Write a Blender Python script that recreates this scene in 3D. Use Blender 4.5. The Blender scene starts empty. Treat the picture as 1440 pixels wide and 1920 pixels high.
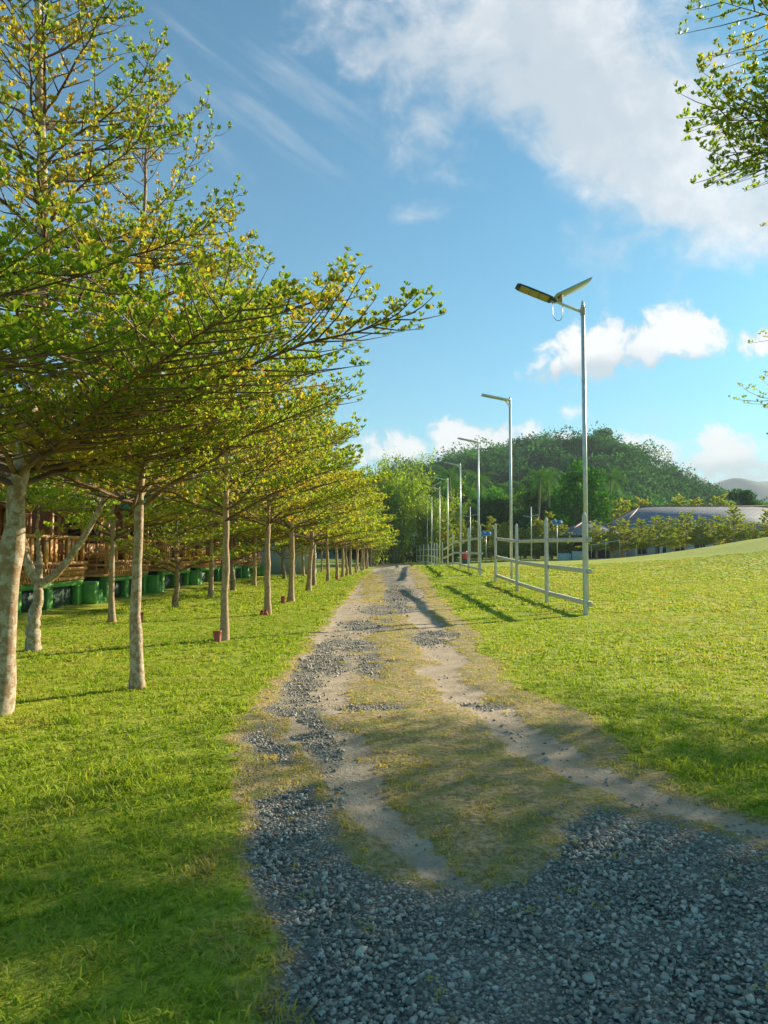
import bpy, math, random
import numpy as np
from mathutils import Vector, Matrix
R_ = math.radians
scn = bpy.context.scene
COL = scn.collection

# ---------------------------------------------------------------- camera
FPX, HZ, VX, EYE = 1400.0, 1031.0, 743.0, 1.5
cam_d = bpy.data.cameras.new('camera'); cam = bpy.data.objects.new('camera', cam_d); COL.objects.link(cam)
cam_d.sensor_fit = 'VERTICAL'; cam_d.sensor_height = 36.0; cam_d.lens = FPX/1920*36
cam_d.clip_start = 0.05; cam_d.clip_end = 9000
PITCH = math.atan((HZ-960)/FPX); YAW = math.atan((VX-720)/FPX)
cam.location = (0, 0, EYE); cam.rotation_euler = (math.pi/2+PITCH, 0, YAW)
scn.camera = cam
scn.render.resolution_x = 768; scn.render.resolution_y = 1024
scn.view_settings.view_transform = 'Standard'; scn.view_settings.look = 'None'
scn.view_settings.gamma = 1; scn.view_settings.exposure = 1.18

# ---------------------------------------------------------------- sun + sky
SUN = Vector((2.05, 1.69, 1.0)).normalized()
sun_el = math.asin(SUN.z); sun_az = math.atan2(SUN.x, SUN.y)
sd = bpy.data.lights.new('sun', 'SUN'); sd.energy = 5.0; sd.angle = R_(0.6); sd.color = (1.0, .88, .66)
so = bpy.data.objects.new('sun', sd); COL.objects.link(so)
so.rotation_euler = (-SUN).to_track_quat('-Z', 'Y').to_euler(); so.location = (60, 50, 40)

W = bpy.data.worlds.new('World'); scn.world = W; W.use_nodes = True
nt = W.node_tree; nt.nodes.clear()
def nd(t, typ, **kw):
    n = t.nodes.new(typ)
    for k, v in kw.items():
        if k.startswith('i_'):
            n.inputs[int(k[2:]) if k[2:].isdigit() else k[2:].replace('_', ' ')].default_value = v
        else: setattr(n, k, v)
    return n
def mth(t, op, a, b=None, c=None, clamp=False):
    n = t.nodes.new('ShaderNodeMath'); n.operation = op; n.use_clamp = clamp
    for i, v in enumerate((a, b, c)):
        if v is None: continue
        if hasattr(v, 'is_output') or hasattr(v, 'links'): t.links.new(v, n.inputs[i])
        else: n.inputs[i].default_value = v
    return n.outputs[0]
def mixc(t, f, a, b, mode='MIX'):
    n = t.nodes.new('ShaderNodeMix'); n.data_type = 'RGBA'; n.blend_type = mode
    for idx, v in ((0, f), (6, a), (7, b)):
        if hasattr(v, 'links'): t.links.new(v, n.inputs[idx])
        else: n.inputs[idx].default_value = (v if idx == 0 else (tuple(v)+(1,))[:4])
    return n.outputs[2]
def smooth(t, v, lo, hi, a=0., b=1.):
    n = t.nodes.new('ShaderNodeMapRange'); n.interpolation_type = 'SMOOTHSTEP'
    t.links.new(v, n.inputs[0]); n.inputs[1].default_value = lo; n.inputs[2].default_value = hi
    n.inputs[3].default_value = a; n.inputs[4].default_value = b
    return n.outputs[0]
L = nt.links.new
sky = nd(nt, 'ShaderNodeTexSky', sky_type='NISHITA', sun_disc=False)
sky.sun_elevation = sun_el; sky.sun_rotation = sun_az; sky.air_density = 1.0; sky.dust_density = .45; sky.ozone_density = 2.2
tc = nd(nt, 'ShaderNodeTexCoord')
sep = nd(nt, 'ShaderNodeSeparateXYZ'); L(tc.outputs['Generated'], sep.inputs[0])
yy = mth(nt, 'MAXIMUM', sep.outputs[1], .15)
U = mth(nt, 'DIVIDE', sep.outputs[0], yy); V = mth(nt, 'DIVIDE', sep.outputs[2], yy)
cmb = nd(nt, 'ShaderNodeCombineXYZ'); L(U, cmb.inputs[0]); L(V, cmb.inputs[1])
def puff(px, py, rx, ry, rot, w):
    m = nd(nt, 'ShaderNodeMapping', vector_type='TEXTURE')
    m.inputs['Location'].default_value = ((px-VX)/FPX, (HZ-py)/FPX, 0)
    m.inputs['Rotation'].default_value = (0, 0, R_(rot)); m.inputs['Scale'].default_value = (rx/FPX, ry/FPX, 1)
    L(cmb.outputs[0], m.inputs[0])
    ln = nd(nt, 'ShaderNodeVectorMath', operation='LENGTH'); L(m.outputs[0], ln.inputs[0])
    d = mth(nt, 'SUBTRACT', 1.0, ln.outputs['Value'])
    return mth(nt, 'MULTIPLY', d, w)
def maxall(lst):
    v = lst[0]
    for q in lst[1:]: v = mth(nt, 'MAXIMUM', v, q)
    return v
def noise(t, vec, scale, detail=8, rough=.55, dist=0., dim='3D'):
    n = nd(t, 'ShaderNodeTexNoise'); n.inputs['Scale'].default_value = scale; n.inputs['Detail'].default_value = detail
    n.inputs['Roughness'].default_value = rough; n.inputs['Distortion'].default_value = dist
    if vec is not None: t.links.new(vec, n.inputs['Vector'])
    return n.outputs[0]
n1 = noise(nt, cmb.outputs[0], 5.5, 9, .58, .5); n2 = noise(nt, cmb.outputs[0], 14, 9, .6, .3)
nsum = mth(nt, 'ADD', mth(nt, 'MULTIPLY', mth(nt, 'SUBTRACT', n1, .5), 2.0), mth(nt, 'MULTIPLY', mth(nt, 'SUBTRACT', n2, .5), .7))
soft = maxall([puff(1010, 40, 500, 270, -8, 1.25), puff(1240, 210, 340, 250, -30, 1.7), puff(1330, 370, 260, 140, -15, 1.3), puff(1440, 440, 110, 70, 0, .8),
               puff(820, 180, 200, 160, -50, .5), puff(1160, 480, 80, 130, 70, .25), puff(790, 390, 90, 35, 15, .4)])
cum = maxall([puff(1110, 660, 140, 75, 18, 1.7), puff(1050, 685, 80, 58, 0, 1.3), puff(1230, 635, 130, 62, 8, 1.7), puff(1305, 618, 80, 60, 0, 1.9), puff(1450, 635, 75, 42, 0, 1.2),
              puff(900, 830, 180, 62, 5, 1.5), puff(1090, 850, 280, 58, 0, 1.3), puff(1370, 860, 160, 66, 0, 1.6), puff(760, 850, 150, 60, 0, 1.1), puff(1100, 770, 130, 18, 0, .5), puff(1560, 850, 200, 70, 0, 1.2)])
n3 = noise(nt, cmb.outputs[0], 20, 10, .62, .4); n4 = noise(nt, cmb.outputs[0], 60, 8, .6)
csum = mth(nt, 'ADD', mth(nt, 'MULTIPLY', nsum, .5), mth(nt, 'ADD', mth(nt, 'MULTIPLY', mth(nt, 'SUBTRACT', n3, .5), 3.4), mth(nt, 'MULTIPLY', mth(nt, 'SUBTRACT', n4, .5), .9)))
softm = smooth(nt, mth(nt, 'ADD', soft, mth(nt, 'MULTIPLY', mth(nt, 'ADD', mth(nt, 'MULTIPLY', nsum, .8), mth(nt, 'MULTIPLY', mth(nt, 'SUBTRACT', n3, .5), .9)), 1.05)), .05, .92)
cumm = smooth(nt, mth(nt, 'ADD', cum, csum), .10, .95)
# streaky high wisps
mp = nd(nt, 'ShaderNodeMapping', vector_type='TEXTURE'); mp.inputs['Rotation'].default_value = (0, 0, R_(-38)); mp.inputs['Scale'].default_value = (1.0, .14, 1)
L(cmb.outputs[0], mp.inputs[0])
st = noise(nt, mp.outputs[0], 3.2, 8, .62, .3)
stm = mth(nt, 'MULTIPLY', smooth(nt, st, .45, .78), smooth(nt, maxall([puff(480, 170, 360, 200, -35, 1.), puff(1260, 790, 300, 40, 0, .6)]), 0, .6))
front = smooth(nt, sep.outputs[1], .15, .35)
cov = mth(nt, 'MAXIMUM', mth(nt, 'MULTIPLY', softm, .86), mth(nt, 'MAXIMUM', mth(nt, 'MULTIPLY', cumm, .93), mth(nt, 'MULTIPLY', stm, .3)))
cov = mth(nt, 'MULTIPLY', cov, front)
shade_n = mth(nt, 'ADD', mth(nt, 'MULTIPLY', noise(nt, cmb.outputs[0], 8, 6, .6), .6), mth(nt, 'MULTIPLY', n3, .4))
low = maxall([puff(1090, 712, 190, 50, 14, 1.2), puff(1270, 690, 110, 36, 5, 1.), puff(880, 885, 190, 46, 0, 1.1), puff(1100, 890, 250, 45, 0, 1.1), puff(1380, 900, 200, 50, 0, 1.1), puff(950, 150, 420, 190, -10, .5)])
shade = smooth(nt, mth(nt, 'SUBTRACT', mth(nt, 'ADD', mth(nt, 'MULTIPLY', shade_n, 1.3), mth(nt, 'MULTIPLY', cumm, .32)), mth(nt, 'MAXIMUM', mth(nt, 'MULTIPLY', low, .8), 0.)), .42, 1.0)
ccol = mixc(nt, shade, (3.4, 3.75, 4.1), (6.0, 5.8, 5.8))
tint = mixc(nt, 1.0, sky.outputs[0], (.39, .93, 1.0), 'MULTIPLY')
sat = nd(nt, 'ShaderNodeHueSaturation'); sat.inputs['Saturation'].default_value = 1.0; sat.inputs['Value'].default_value = .80; L(tint, sat.inputs['Color'])
skyc = mixc(nt, cov, sat.outputs[0], ccol)
bg = nd(nt, 'ShaderNodeBackground'); bg.inputs[1].default_value = .086; L(skyc, bg.inputs[0])
wo = nd(nt, 'ShaderNodeOutputWorld'); L(bg.outputs[0], wo.inputs[0])
scn.render.engine = 'CYCLES'
cy = scn.cycles; cy.max_bounces = 8; cy.transparent_max_bounces = 8; cy.diffuse_bounces = 3; cy.transmission_bounces = 4; cy.volume_bounces = 0

# ---------------------------------------------------------------- projection helpers
cp, sp = math.cos(PITCH), math.sin(PITCH); cyw, syw = math.cos(YAW), math.sin(YAW)
FWD = np.array([-syw*cp, cyw*cp, sp]); RGT = np.array([cyw, syw, 0.]); UPV = np.cross(RGT, FWD)
def ray(px, py):
    d = FWD*FPX + RGT*(px-720) + UPV*(960-py)
    return d/d[1]
def at(px, py, Y):
    d = ray(px, py); return Vector((d[0]*Y, Y, EYE+d[2]*Y))
def proj(x, y, z):
    v = np.stack([x, y, z-EYE], -1); f = v@FWD; f = np.where(f < .05, .05, f)
    return 720+(v@RGT)/f*FPX, 960-(v@UPV)/f*FPX

def sstep(a, b, x):
    t = np.clip((x-a)/(b-a), 0, 1); return t*t*(3-2*t)
def vnoise(x, y, s, seed=0):
    x = np.asarray(x, float)*s; y = np.asarray(y, float)*s
    xi = np.floor(x).astype(np.int64); yi = np.floor(y).astype(np.int64); fx = x-xi; fy = y-yi
    def h(a, b):
        n = (a*374761393 + b*668265263 + seed*974634777) & 0x7fffffff
        n = (n ^ (n >> 13))*1274126177 & 0x7fffffff
        return ((n ^ (n >> 16)) & 0xffff)/65535.
    fx = fx*fx*(3-2*fx); fy = fy*fy*(3-2*fy)
    return (h(xi, yi)*(1-fx)+h(xi+1, yi)*fx)*(1-fy)+(h(xi, yi+1)*(1-fx)+h(xi+1, yi+1)*fx)*fy
def fbm(x, y, s, seed=0, o=4):
    r = 0; a = .5; t = 0
    for k in range(o): r = r+a*vnoise(x, y, s*2**k, seed+k*17); t += a; a *= .5
    return r/t

def gh(x, y):
    """height of the ground"""
    x = np.asarray(x, float); y = np.asarray(y, float)
    pr = np.interp(y, [0, 25, 31, 36, 55, 64, 73, 88, 110, 160], [0, 0, .18, .3, .28, -.22, -.27, -.15, -.4, -.4])
    pl = np.interp(y, [0, 35, 52, 80, 118, 160], [0, 0, -.25, -.5, -.75, -.75])
    pf = np.interp(y, [0, 30, 60, 90, 160], [0, .05, .1, .08, 0])
    wl = sstep(1, -3, x); wf = sstep(5, 16, x)
    h = pr*(1-wl)*(1-wf)+pl*wl+pf*wf
    h = h+3.3*np.exp(-(((x-45)/16)**2+((y-76)/15)**2)) + .5*np.exp(-(((x-30)/12)**2+((y-58)/9)**2))
    h = h+.05*(vnoise(x, y, .25, 5)-.5)+.02*(vnoise(x, y, 1.1, 9)-.5)
    # far plain rolling
    h = h+sstep(130, 400, np.hypot(x, y))*(vnoise(x, y, .01, 3)-.5)*3
    return h

# ---------------------------------------------------------------- mesh helpers
def mesh_np(name, V, F, mats, attrs=None, smooth_=False, midx=None):
    """F: array (n,k) of indices or list of such arrays"""
    if not isinstance(F, (list, tuple)): F = [F]
    F = [np.asarray(f, np.int32) for f in F if len(f)]
    me = bpy.data.meshes.new(name)
    V = np.asarray(V, np.float32)
    me.vertices.add(len(V)); me.vertices.foreach_set('co', V.ravel())
    tot = np.concatenate([np.full(len(f), f.shape[1], np.int32) for f in F])
    loops = np.concatenate([f.ravel() for f in F])
    start = np.concatenate([[0], np.cumsum(tot)[:-1]]).astype(np.int32)
    me.loops.add(len(loops)); me.loops.foreach_set('vertex_index', loops)
    me.polygons.add(len(tot)); me.polygons.foreach_set('loop_start', start); me.polygons.foreach_set('loop_total', tot)
    if smooth_: me.polygons.foreach_set('use_smooth', np.ones(len(tot), bool))
    for m in (mats if isinstance(mats, (list, tuple)) else [mats]): me.materials.append(m)
    if midx is not None: me.polygons.foreach_set('material_index', np.asarray(midx, np.int32))
    for k, a in (attrs or {}).items():
        a = np.asarray(a, np.float32)
        if a.ndim == 1:
            at_ = me.attributes.new(k, 'FLOAT', 'POINT'); at_.data.foreach_set('value', a)
        else:
            at_ = me.attributes.new(k, 'FLOAT_COLOR', 'POINT'); at_.data.foreach_set('color', a.ravel())
    me.update(calc_edges=True)
    return me
def link(name, me, parent=None):
    o = bpy.data.objects.new(name, me); COL.objects.link(o)
    if parent is not None: o.parent = parent
    return o
def tag(o, label=None, cat=None, group=None, kind=None):
    for k, v in (('label', label), ('category', cat), ('group', group), ('kind', kind)):
        if v: o[k] = v
    return o
def empty(name, loc, label, cat, group=None, rz=0.):
    o = bpy.data.objects.new(name, None); COL.objects.link(o); o.location = loc; o.rotation_euler = (0, 0, rz)
    o.empty_display_size = .2
    return tag(o, label, cat, group)
def kids(o): return [c for c in bpy.data.objects if c.parent == o]
def copy_tree(o, ch_map, parent=None):
    c = o.copy(); COL.objects.link(c); c.parent = parent
    for ch in ch_map.get(o.name, []): copy_tree(ch, ch_map, c)
    return c
def child_map():
    m = {}
    for o in bpy.data.objects:
        if o.parent: m.setdefault(o.parent.name, []).append(o)
    return m

class MB:
    """collects simple shapes into one mesh"""
    def __init__(s): s.v = []; s.f = {3: [], 4: []}; s.n = 0; s.other = []
    def add(s, V, F):
        s.v.append(np.asarray(V, float))
        for f in F:
            g = [i+s.n for i in f]
            if len(g) in s.f: s.f[len(g)].append(g)
            else: s.other.append(g)
        s.n += len(V)
    def box(s, c, d, rz=0., bev=0., M=None):
        x, y, z = d[0]/2, d[1]/2, d[2]/2; b = min(bev, x*.45, y*.45, z*.45)
        P = []; F = []
        if b <= 0:
            P = [(i, j, k) for i in (-x, x) for j in (-y, y) for k in (-z, z)]
            F = [(0, 1, 3, 2), (4, 6, 7, 5), (0, 4, 5, 1), (2, 3, 7, 6), (0, 2, 6, 4), (1, 5, 7, 3)]
        else:
            prof = []
            for zz, ins in ((-z, b), (-z+b, 0), (z-b, 0), (z, b)):
                xx, yy2 = x-ins, y-ins; q = b*.999 if ins == 0 else b*.5
                for a in ((xx, yy2-q), (xx-q, yy2), (-xx+q, yy2), (-xx, yy2-q), (-xx, -yy2+q), (-xx+q, -yy2), (xx-q, -yy2), (xx, -yy2+q)):
                    P.append((a[0], a[1], zz))
            for r in range(3):
                for k in range(8): F.append((r*8+k, r*8+(k+1) % 8, r*8+8+(k+1) % 8, r*8+8+k))
            F.append(tuple(range(7, -1, -1))); F.append(tuple(range(24, 32)))
        P = np.array(P)
        if M is not None: P = P@np.array(M.to_3x3()).T
        elif rz: P = P@np.array([[math.cos(rz), -math.sin(rz), 0], [math.sin(rz), math.cos(rz), 0], [0, 0, 1]]).T
        s.add(P+np.array(c), F); return s
    def tube(s, pts, rad, n=6, cap=True):
        pts = np.array(pts, float); m = len(pts); rad = np.broadcast_to(np.asarray(rad, float), (m,))
        T = np.gradient(pts, axis=0); T /= np.linalg.norm(T, axis=1, keepdims=True)+1e-9
        ref = np.where(np.abs(T[:, 2:3]) > .9, np.array([[1., 0, 0]]), np.array([[0., 0, 1]]))
        A = np.cross(T, ref); A /= np.linalg.norm(A, axis=1, keepdims=True)+1e-9; B = np.cross(T, A)
        for i in range(1, m):
            if (A[i]*A[i-1]).sum() < 0: A[i] *= -1; B[i] *= -1
        an = np.arange(n)*2*math.pi/n
        P = pts[:, None]+rad[:, None, None]*(np.cos(an)[None, :, None]*A[:, None]+np.sin(an)[None, :, None]*B[:, None])
        F = [(i*n+k, i*n+(k+1) % n, (i+1)*n+(k+1) % n, (i+1)*n+k) for i in range(m-1) for k in range(n)]
        if cap and n >= 3: F += [tuple(range(n))[::-1], tuple(range((m-1)*n, m*n))]
        s.add(P.reshape(-1, 3), F); return s
    def lathe(s, prof, n=12, c=(0, 0, 0)):
        an = np.arange(n)*2*math.pi/n
        P = [(r*math.cos(a)+c[0], r*math.sin(a)+c[1], z+c[2]) for r, z in prof for a in an]; m = len(prof)
        F = [(i*n+k, i*n+(k+1) % n, (i+1)*n+(k+1) % n, (i+1)*n+k) for i in range(m-1) for k in range(n)]
        s.add(P, F); return s
    def poly(s, P, F): s.add(P, F); return s
    def build(s, name, mat, parent=None, sm=False):
        me = mesh_np(name, np.concatenate(s.v), [a for a in (s.f[3], s.f[4]) if a] + [[g] for g in s.other], mat, smooth_=sm)
        return link(name, me, parent)

# ---------------------------------------------------------------- materials
def mat(name):
    m = bpy.data.materials.new(name); m.use_nodes = True; t = m.node_tree; t.nodes.clear()
    out = nd(t, 'ShaderNodeOutputMaterial'); return m, t, out
def prin(t, out, **kw):
    p = nd(t, 'ShaderNodeBsdfPrincipled')
    for k, v in kw.items():
        k = k.replace('_', ' ')
        if hasattr(v, 'links'): t.links.new(v, p.inputs[k])
        else: p.inputs[k].default_value = (tuple(v)+(1,))[:4] if isinstance(v, (tuple, list)) else v
    t.links.new(p.outputs[0], out.inputs[0]); return p
def obj_co(t): return nd(t, 'ShaderNodeTexCoord').outputs['Object']
def pos(t): return nd(t, 'ShaderNodeNewGeometry').outputs['Position']
def bump(t, h, strength, dist=.02):
    b = nd(t, 'ShaderNodeBump'); b.inputs['Strength'].default_value = strength; b.inputs['Distance'].default_value = dist
    t.links.new(h, b.inputs['Height']); return b.outputs[0]
def attr(t, name, o='Fac'): return nd(t, 'ShaderNodeAttribute', attribute_name=name).outputs[o]
def simple(name, c1, c2, scale=6., rough=.6, metal=0., bmp=.0, stretch=None):
    m, t, out = mat(name); co = obj_co(t)
    if stretch:
        mp = nd(t, 'ShaderNodeMapping'); mp.inputs['Scale'].default_value = stretch; t.links.new(co, mp.inputs[0]); co = mp.outputs[0]
    n = noise(t, co, scale, 6, .6); f = smooth(t, n, .32, .68)
    c = mixc(t, f, c1, c2); kw = {}
    if bmp: kw['Normal'] = bump(t, n, bmp)
    prin(t, out, Base_Color=c, Roughness=rough, Metallic=metal, **kw); return m

def leafmat(name, g1, g2, yel, trans=.42, yamt=.5, nscale=.55, rough=.42, spec=.5, objtint=False):
    m, t, out = mat(name)
    tn = attr(t, 'tint'); n = noise(t, obj_co(t), nscale, 3, .5)
    c = mixc(t, tn, g1, g2)
    yf = mth(t, 'MULTIPLY', smooth(t, mth(t, 'ADD', mth(t, 'MULTIPLY', n, .8), mth(t, 'MULTIPLY', attr(t, 'warm'), .6)), .44, .84), yamt)
    c = mixc(t, yf, c, yel)
    if objtint:
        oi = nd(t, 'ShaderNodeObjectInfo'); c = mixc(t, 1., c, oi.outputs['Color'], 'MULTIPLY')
    p = nd(t, 'ShaderNodeBsdfPrincipled'); p.inputs['Roughness'].default_value = rough; p.inputs['Specular IOR Level'].default_value = spec
    t.links.new(c, p.inputs['Base Color'])
    tr = nd(t, 'ShaderNodeBsdfTranslucent'); tc_ = mixc(t, 1., c, (1.25, 1.3, .6), 'MULTIPLY'); t.links.new(tc_, tr.inputs[0])
    mx = nd(t, 'ShaderNodeMixShader'); mx.inputs[0].default_value = trans
    t.links.new(p.outputs[0], mx.inputs[1]); t.links.new(tr.outputs[0], mx.inputs[2]); t.links.new(mx.outputs[0], out.inputs[0])
    return m
M_leaf = leafmat('terminalia_leaf', (.14, .235, .026), (.37, .45, .05), (.64, .42, .09), .6, .9)
M_leaf_far = leafmat('terminalia_leaf_far', (.16, .25, .028), (.38, .44, .055), (.58, .40, .09), .58, .9, .5, .7, .1)
M_leaf_hill = leafmat('hill_canopy_leaf', (.014, .075, .032), (.085, .23, .065), (.16, .25, .07), .4, .25, .2, .9, .0)
M_leaf_dark = leafmat('forest_leaf', (.028, .085, .026), (.10, .21, .045), (.20, .24, .05), .35, .25, .2, .9, .0, objtint=True)
M_bamboo_leaf = leafmat('bamboo_leaf', (.17, .29, .025), (.40, .50, .05), (.44, .42, .06), .5, .4, .55, .8, .05)
M_grass = leafmat('grass_blade', (.16, .28, .022), (.43, .51, .05), (.60, .46, .15), .45, .95, 1.3, .6, .15)

def barkmat(name, light, tan, dark):
    m, t, out = mat(name); co = obj_co(t)
    a = noise(t, co, 13, 6, .7, .3); b = noise(t, co, 26, 5, .6); c = noise(t, co, 2.2, 3, .5)
    mp = nd(t, 'ShaderNodeMapping'); mp.inputs['Scale'].default_value = (1, 1, 6); t.links.new(co, mp.inputs[0])
    rings = noise(t, mp.outputs[0], 7, 4, .6)
    col = mixc(t, smooth(t, a, .44, .56), tan, light)
    col = mixc(t, mth(t, 'MULTIPLY', smooth(t, b, .52, .7), .5), col, dark)
    col = mixc(t, mth(t, 'MULTIPLY', smooth(t, c, .45, .7), .45), col, tan)
    h = mth(t, 'ADD', mth(t, 'MULTIPLY', rings, .6), mth(t, 'MULTIPLY', b, .5))
    prin(t, out, Base_Color=col, Roughness=.85, Normal=bump(t, h, .55, .02)); return m
M_bark = barkmat('pale_bark', (.55, .46, .35), (.34, .21, .11), (.17, .10, .055))
M_bark2 = barkmat('brown_bark', (.36, .28, .20), (.22, .13, .075), (.10, .065, .04))
M_bark3 = barkmat('tan_bark', (.50, .37, .25), (.40, .24, .13), (.20, .12, .07))
M_branch = simple('branch_bark', (.10, .055, .032), (.24, .14, .085), 5, .8)

# ground
def groundmat():
    m, t, out = mat('ground_soil_grass'); P = pos(t)
    s = nd(t, 'ShaderNodeSeparateColor'); t.links.new(attr(t, 'surf', 'Color'), s.inputs[0])
    nb = noise(t, P, .35, 4, .55); nm = noise(t, P, 3.5, 6, .62); nf = noise(t, P, 28, 5, .65); ng = noise(t, P, 90, 3, .6)
    e = mth(t, 'ADD', mth(t, 'MULTIPLY', mth(t, 'SUBTRACT', nm, .5), .9), mth(t, 'MULTIPLY', mth(t, 'SUBTRACT', nf, .5), .9))
    lawn = mixc(t, smooth(t, nf, .35, .65), (.19, .27, .022), (.44, .49, .045))
    lawn = mixc(t, mth(t, 'MULTIPLY', smooth(t, nb, .35, .7), .5), lawn, (.54, .49, .05))
    lawn = mixc(t, mth(t, 'MULTIPLY', smooth(t, nm, .58, .72), .2), lawn, (.38, .34, .11))
    thin = mixc(t, smooth(t, nf, .38, .62), (.30, .22, .10), (.56, .43, .23))
    thin = mixc(t, mth(t, 'MULTIPLY', smooth(t, nm, .45, .62), .7), thin, (.24, .27, .06))
    dirt = mixc(t, smooth(t, nm, .3, .7), (.44, .34, .235), (.60, .485, .355))
    dirt = mixc(t, mth(t, 'MULTIPLY', smooth(t, nf, .5, .7), .45), dirt, (.30, .24, .17))
    v = nd(t, 'ShaderNodeTexVoronoi'); v.inputs['Scale'].default_value = 55; v.inputs['Randomness'].default_value = 1; t.links.new(P, v.inputs['Vector'])
    vs = nd(t, 'ShaderNodeSeparateColor'); t.links.new(v.outputs['Color'], vs.inputs[0])
    grav = mixc(t, vs.outputs[0], (.28, .26, .22), (.58, .54, .46))
    grav = mixc(t, smooth(t, v.outputs['Distance'], .25, .62), grav, (.20, .18, .145))
    grav = mixc(t, mth(t, 'MULTIPLY', smooth(t, nm, .52, .7), .6), grav, (.26, .225, .17))
    c = mixc(t, smooth(t, mth(t, 'ADD', s.outputs[2], e), .3, .7), lawn, thin)
    c = mixc(t, smooth(t, mth(t, 'ADD', s.outputs[1], e), .35, .65), c, dirt)
    c = mixc(t, smooth(t, mth(t, 'ADD', s.outputs[0], e), .38, .62), c, grav)
    h = mth(t, 'ADD', mth(t, 'ADD', mth(t, 'MULTIPLY', nf, .7), mth(t, 'MULTIPLY', ng, .25)), mth(t, 'MULTIPLY', mth(t, 'MULTIPLY', v.outputs['Distance'], s.outputs[0]), -.8))
    prin(t, out, Base_Color=c, Roughness=.95, Specular_IOR_Level=.2, Normal=bump(t, h, .9, .03)); return m
M_ground = groundmat()

# ---------------------------------------------------------------- ground surface layout
def surf(x, y):
    """gravel, dirt, thin grass weights at world points (from the ways the tracks run)"""
    z = np.zeros_like(x); px, py = proj(x, np.maximum(y, 1.0), z)
    py = np.where(y < 1.0, 3000., py); wob = (vnoise(x, y, 1.3, 21)-.5)*60+(vnoise(x, y, 3.3, 22)-.5)*50+(vnoise(x, y, 9, 23)-.5)*30
    sc = np.clip((py-HZ)/300, .08, 2.5); pxw = px+wob*np.clip(sc, .2, 1)*.8; pyw = py+wob*.25*np.clip(sc, .1, 1)
    xl = np.interp(py, [1040, 1060, 1110, 1180, 1240, 1310, 1370, 1450, 1530, 1600, 1700, 1800, 1920, 3000], [706, 700, 660, 610, 548, 492, 462, 440, 470, 482, 512, 556, 590, 700])
    xr = np.interp(py, [1040, 1060, 1110, 1190, 1230, 1290, 1340, 1420, 1480, 1560, 1800, 3000], [752, 772, 812, 888, 900, 960, 1080, 1160, 1280, 1480, 2300, 6000])
    inside = sstep(-14, 14, (pxw-xl)/sc*.9)*sstep(-20, 20, (xr-pxw)/sc*.9)
    def ell(cx, cy, rx, ry, k=1.35): return np.clip((1-np.sqrt(((pxw-cx)/rx/1.15)**2+((py-cy)/ry/1.2)**2))*k+.12, 0, 1)
    def track(ys, xs, ws):
        c = np.interp(py, ys, xs); w = np.interp(py, ys, ws); return np.clip((1-np.abs(pxw-c)/w)*2, 0, 1)*(py > ys[0])*(py < ys[-1])
    g = 0
    for e in ((738, 1090, 32, 16), (742, 1118, 42, 22), (728, 1143, 60, 14), (690, 1172, 62, 15), (640, 1215, 85, 22), (600, 1245, 75, 24), (572, 1285, 45, 34), (560, 1325, 60, 18), (700, 1328, 66, 7), (812, 1197, 62, 16),
              (905, 1325, 50, 8), (505, 1400, 38, 45), (485, 1465, 75, 36), (545, 1500, 110, 60), (555, 1570, 110, 80), (600, 1370, 40, 60), (700, 1250, 30, 30), (722, 1100, 18, 60), (700, 1075, 22, 10)):
        g = np.maximum(g, ell(*e))
    top = np.interp(pxw, [400, 480, 560, 640, 700, 800, 900, 980, 1050, 1085, 1110, 1150, 1250, 1440, 2000], [1560, 1560, 1530, 1575, 1625, 1660, 1660, 1645, 1595, 1535, 1508, 1512, 1530, 1580, 1650])
    g = np.maximum(g, sstep(-42, 42, pyw-top)*(px > 0))
    d = track([1056, 1100, 1150, 1200, 1260, 1320, 1380, 1440, 1500, 1560, 1620, 1680], [722, 690, 655, 640, 615, 600, 610, 640, 700, 760, 835, 900], [26, 50, 60, 75, 80, 85, 85, 85, 75, 60, 55, 30])
    d = np.maximum(d, track([1056, 1110, 1160, 1210, 1260, 1310, 1350, 1400, 1450, 1500, 1540, 1600], [745, 765, 790, 820, 835, 880, 930, 1010, 1130, 1260, 1400, 1600], [14, 30, 38, 45, 50, 60, 65, 75, 80, 75, 60, 60])*.95)
    hole = np.maximum(ell(700, 1105, 26, 32), ell(720, 1200, 60, 6)*.7)
    d = d*(1-hole); g = g*(1-hole)
    lawn_in = np.maximum(ell(865, 1540, 60, 80)*.0, 0)
    dn = fbm(x, y, 2.2, 88, 4); g = g*inside*np.where((dn > .66) & (py < 1500), .3, 1); d = d*inside*sstep(.28, .52, fbm(x, y, 1.5, 90, 4)+.12); th = np.clip(inside+.38*sstep(-40, 0, (pxw-xl)/sc)*sstep(-60, 0, (xr-pxw)/sc), 0, 1)
    g = np.where(y > 75, g*.5, g)
    return g, np.clip(d, 0, 1), th

def axis(a0, segs):
    v = [a0]
    for end, st, gr in segs:
        s = st
        while v[-1] < end: v.append(v[-1]+s); s *= gr
    return np.array(v)
xp = axis(0, [(5, .07, 1.), (12, .12, 1.02), (60, .35, 1.06), (6000, 3., 1.16)])
xn = axis(0, [(4, .07, 1.), (12, .12, 1.02), (60, .35, 1.06), (6000, 3., 1.16)])
xs = np.concatenate([-xn[:0:-1], xp]); ys = axis(-6000, [(-40, 900, .86), (0, 4, .9), (1.5, .4, 1), (9, .06, 1.0), (24, .08, 1.01), (80, .3, 1.012), (200, 2, 1.03), (7000, 8, 1.15)])
X, Y = np.meshgrid(xs, ys); x_, y_ = X.ravel(), Y.ravel()
g_, d_, t_ = surf(x_, y_)
Z = gh(x_, y_) + .02*(fbm(x_, y_, 9, 4, 2)-.5)*(np.hypot(x_, y_) < 30) - .022*np.clip(d_+g_, 0, 1)*(y_ < 60)
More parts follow.
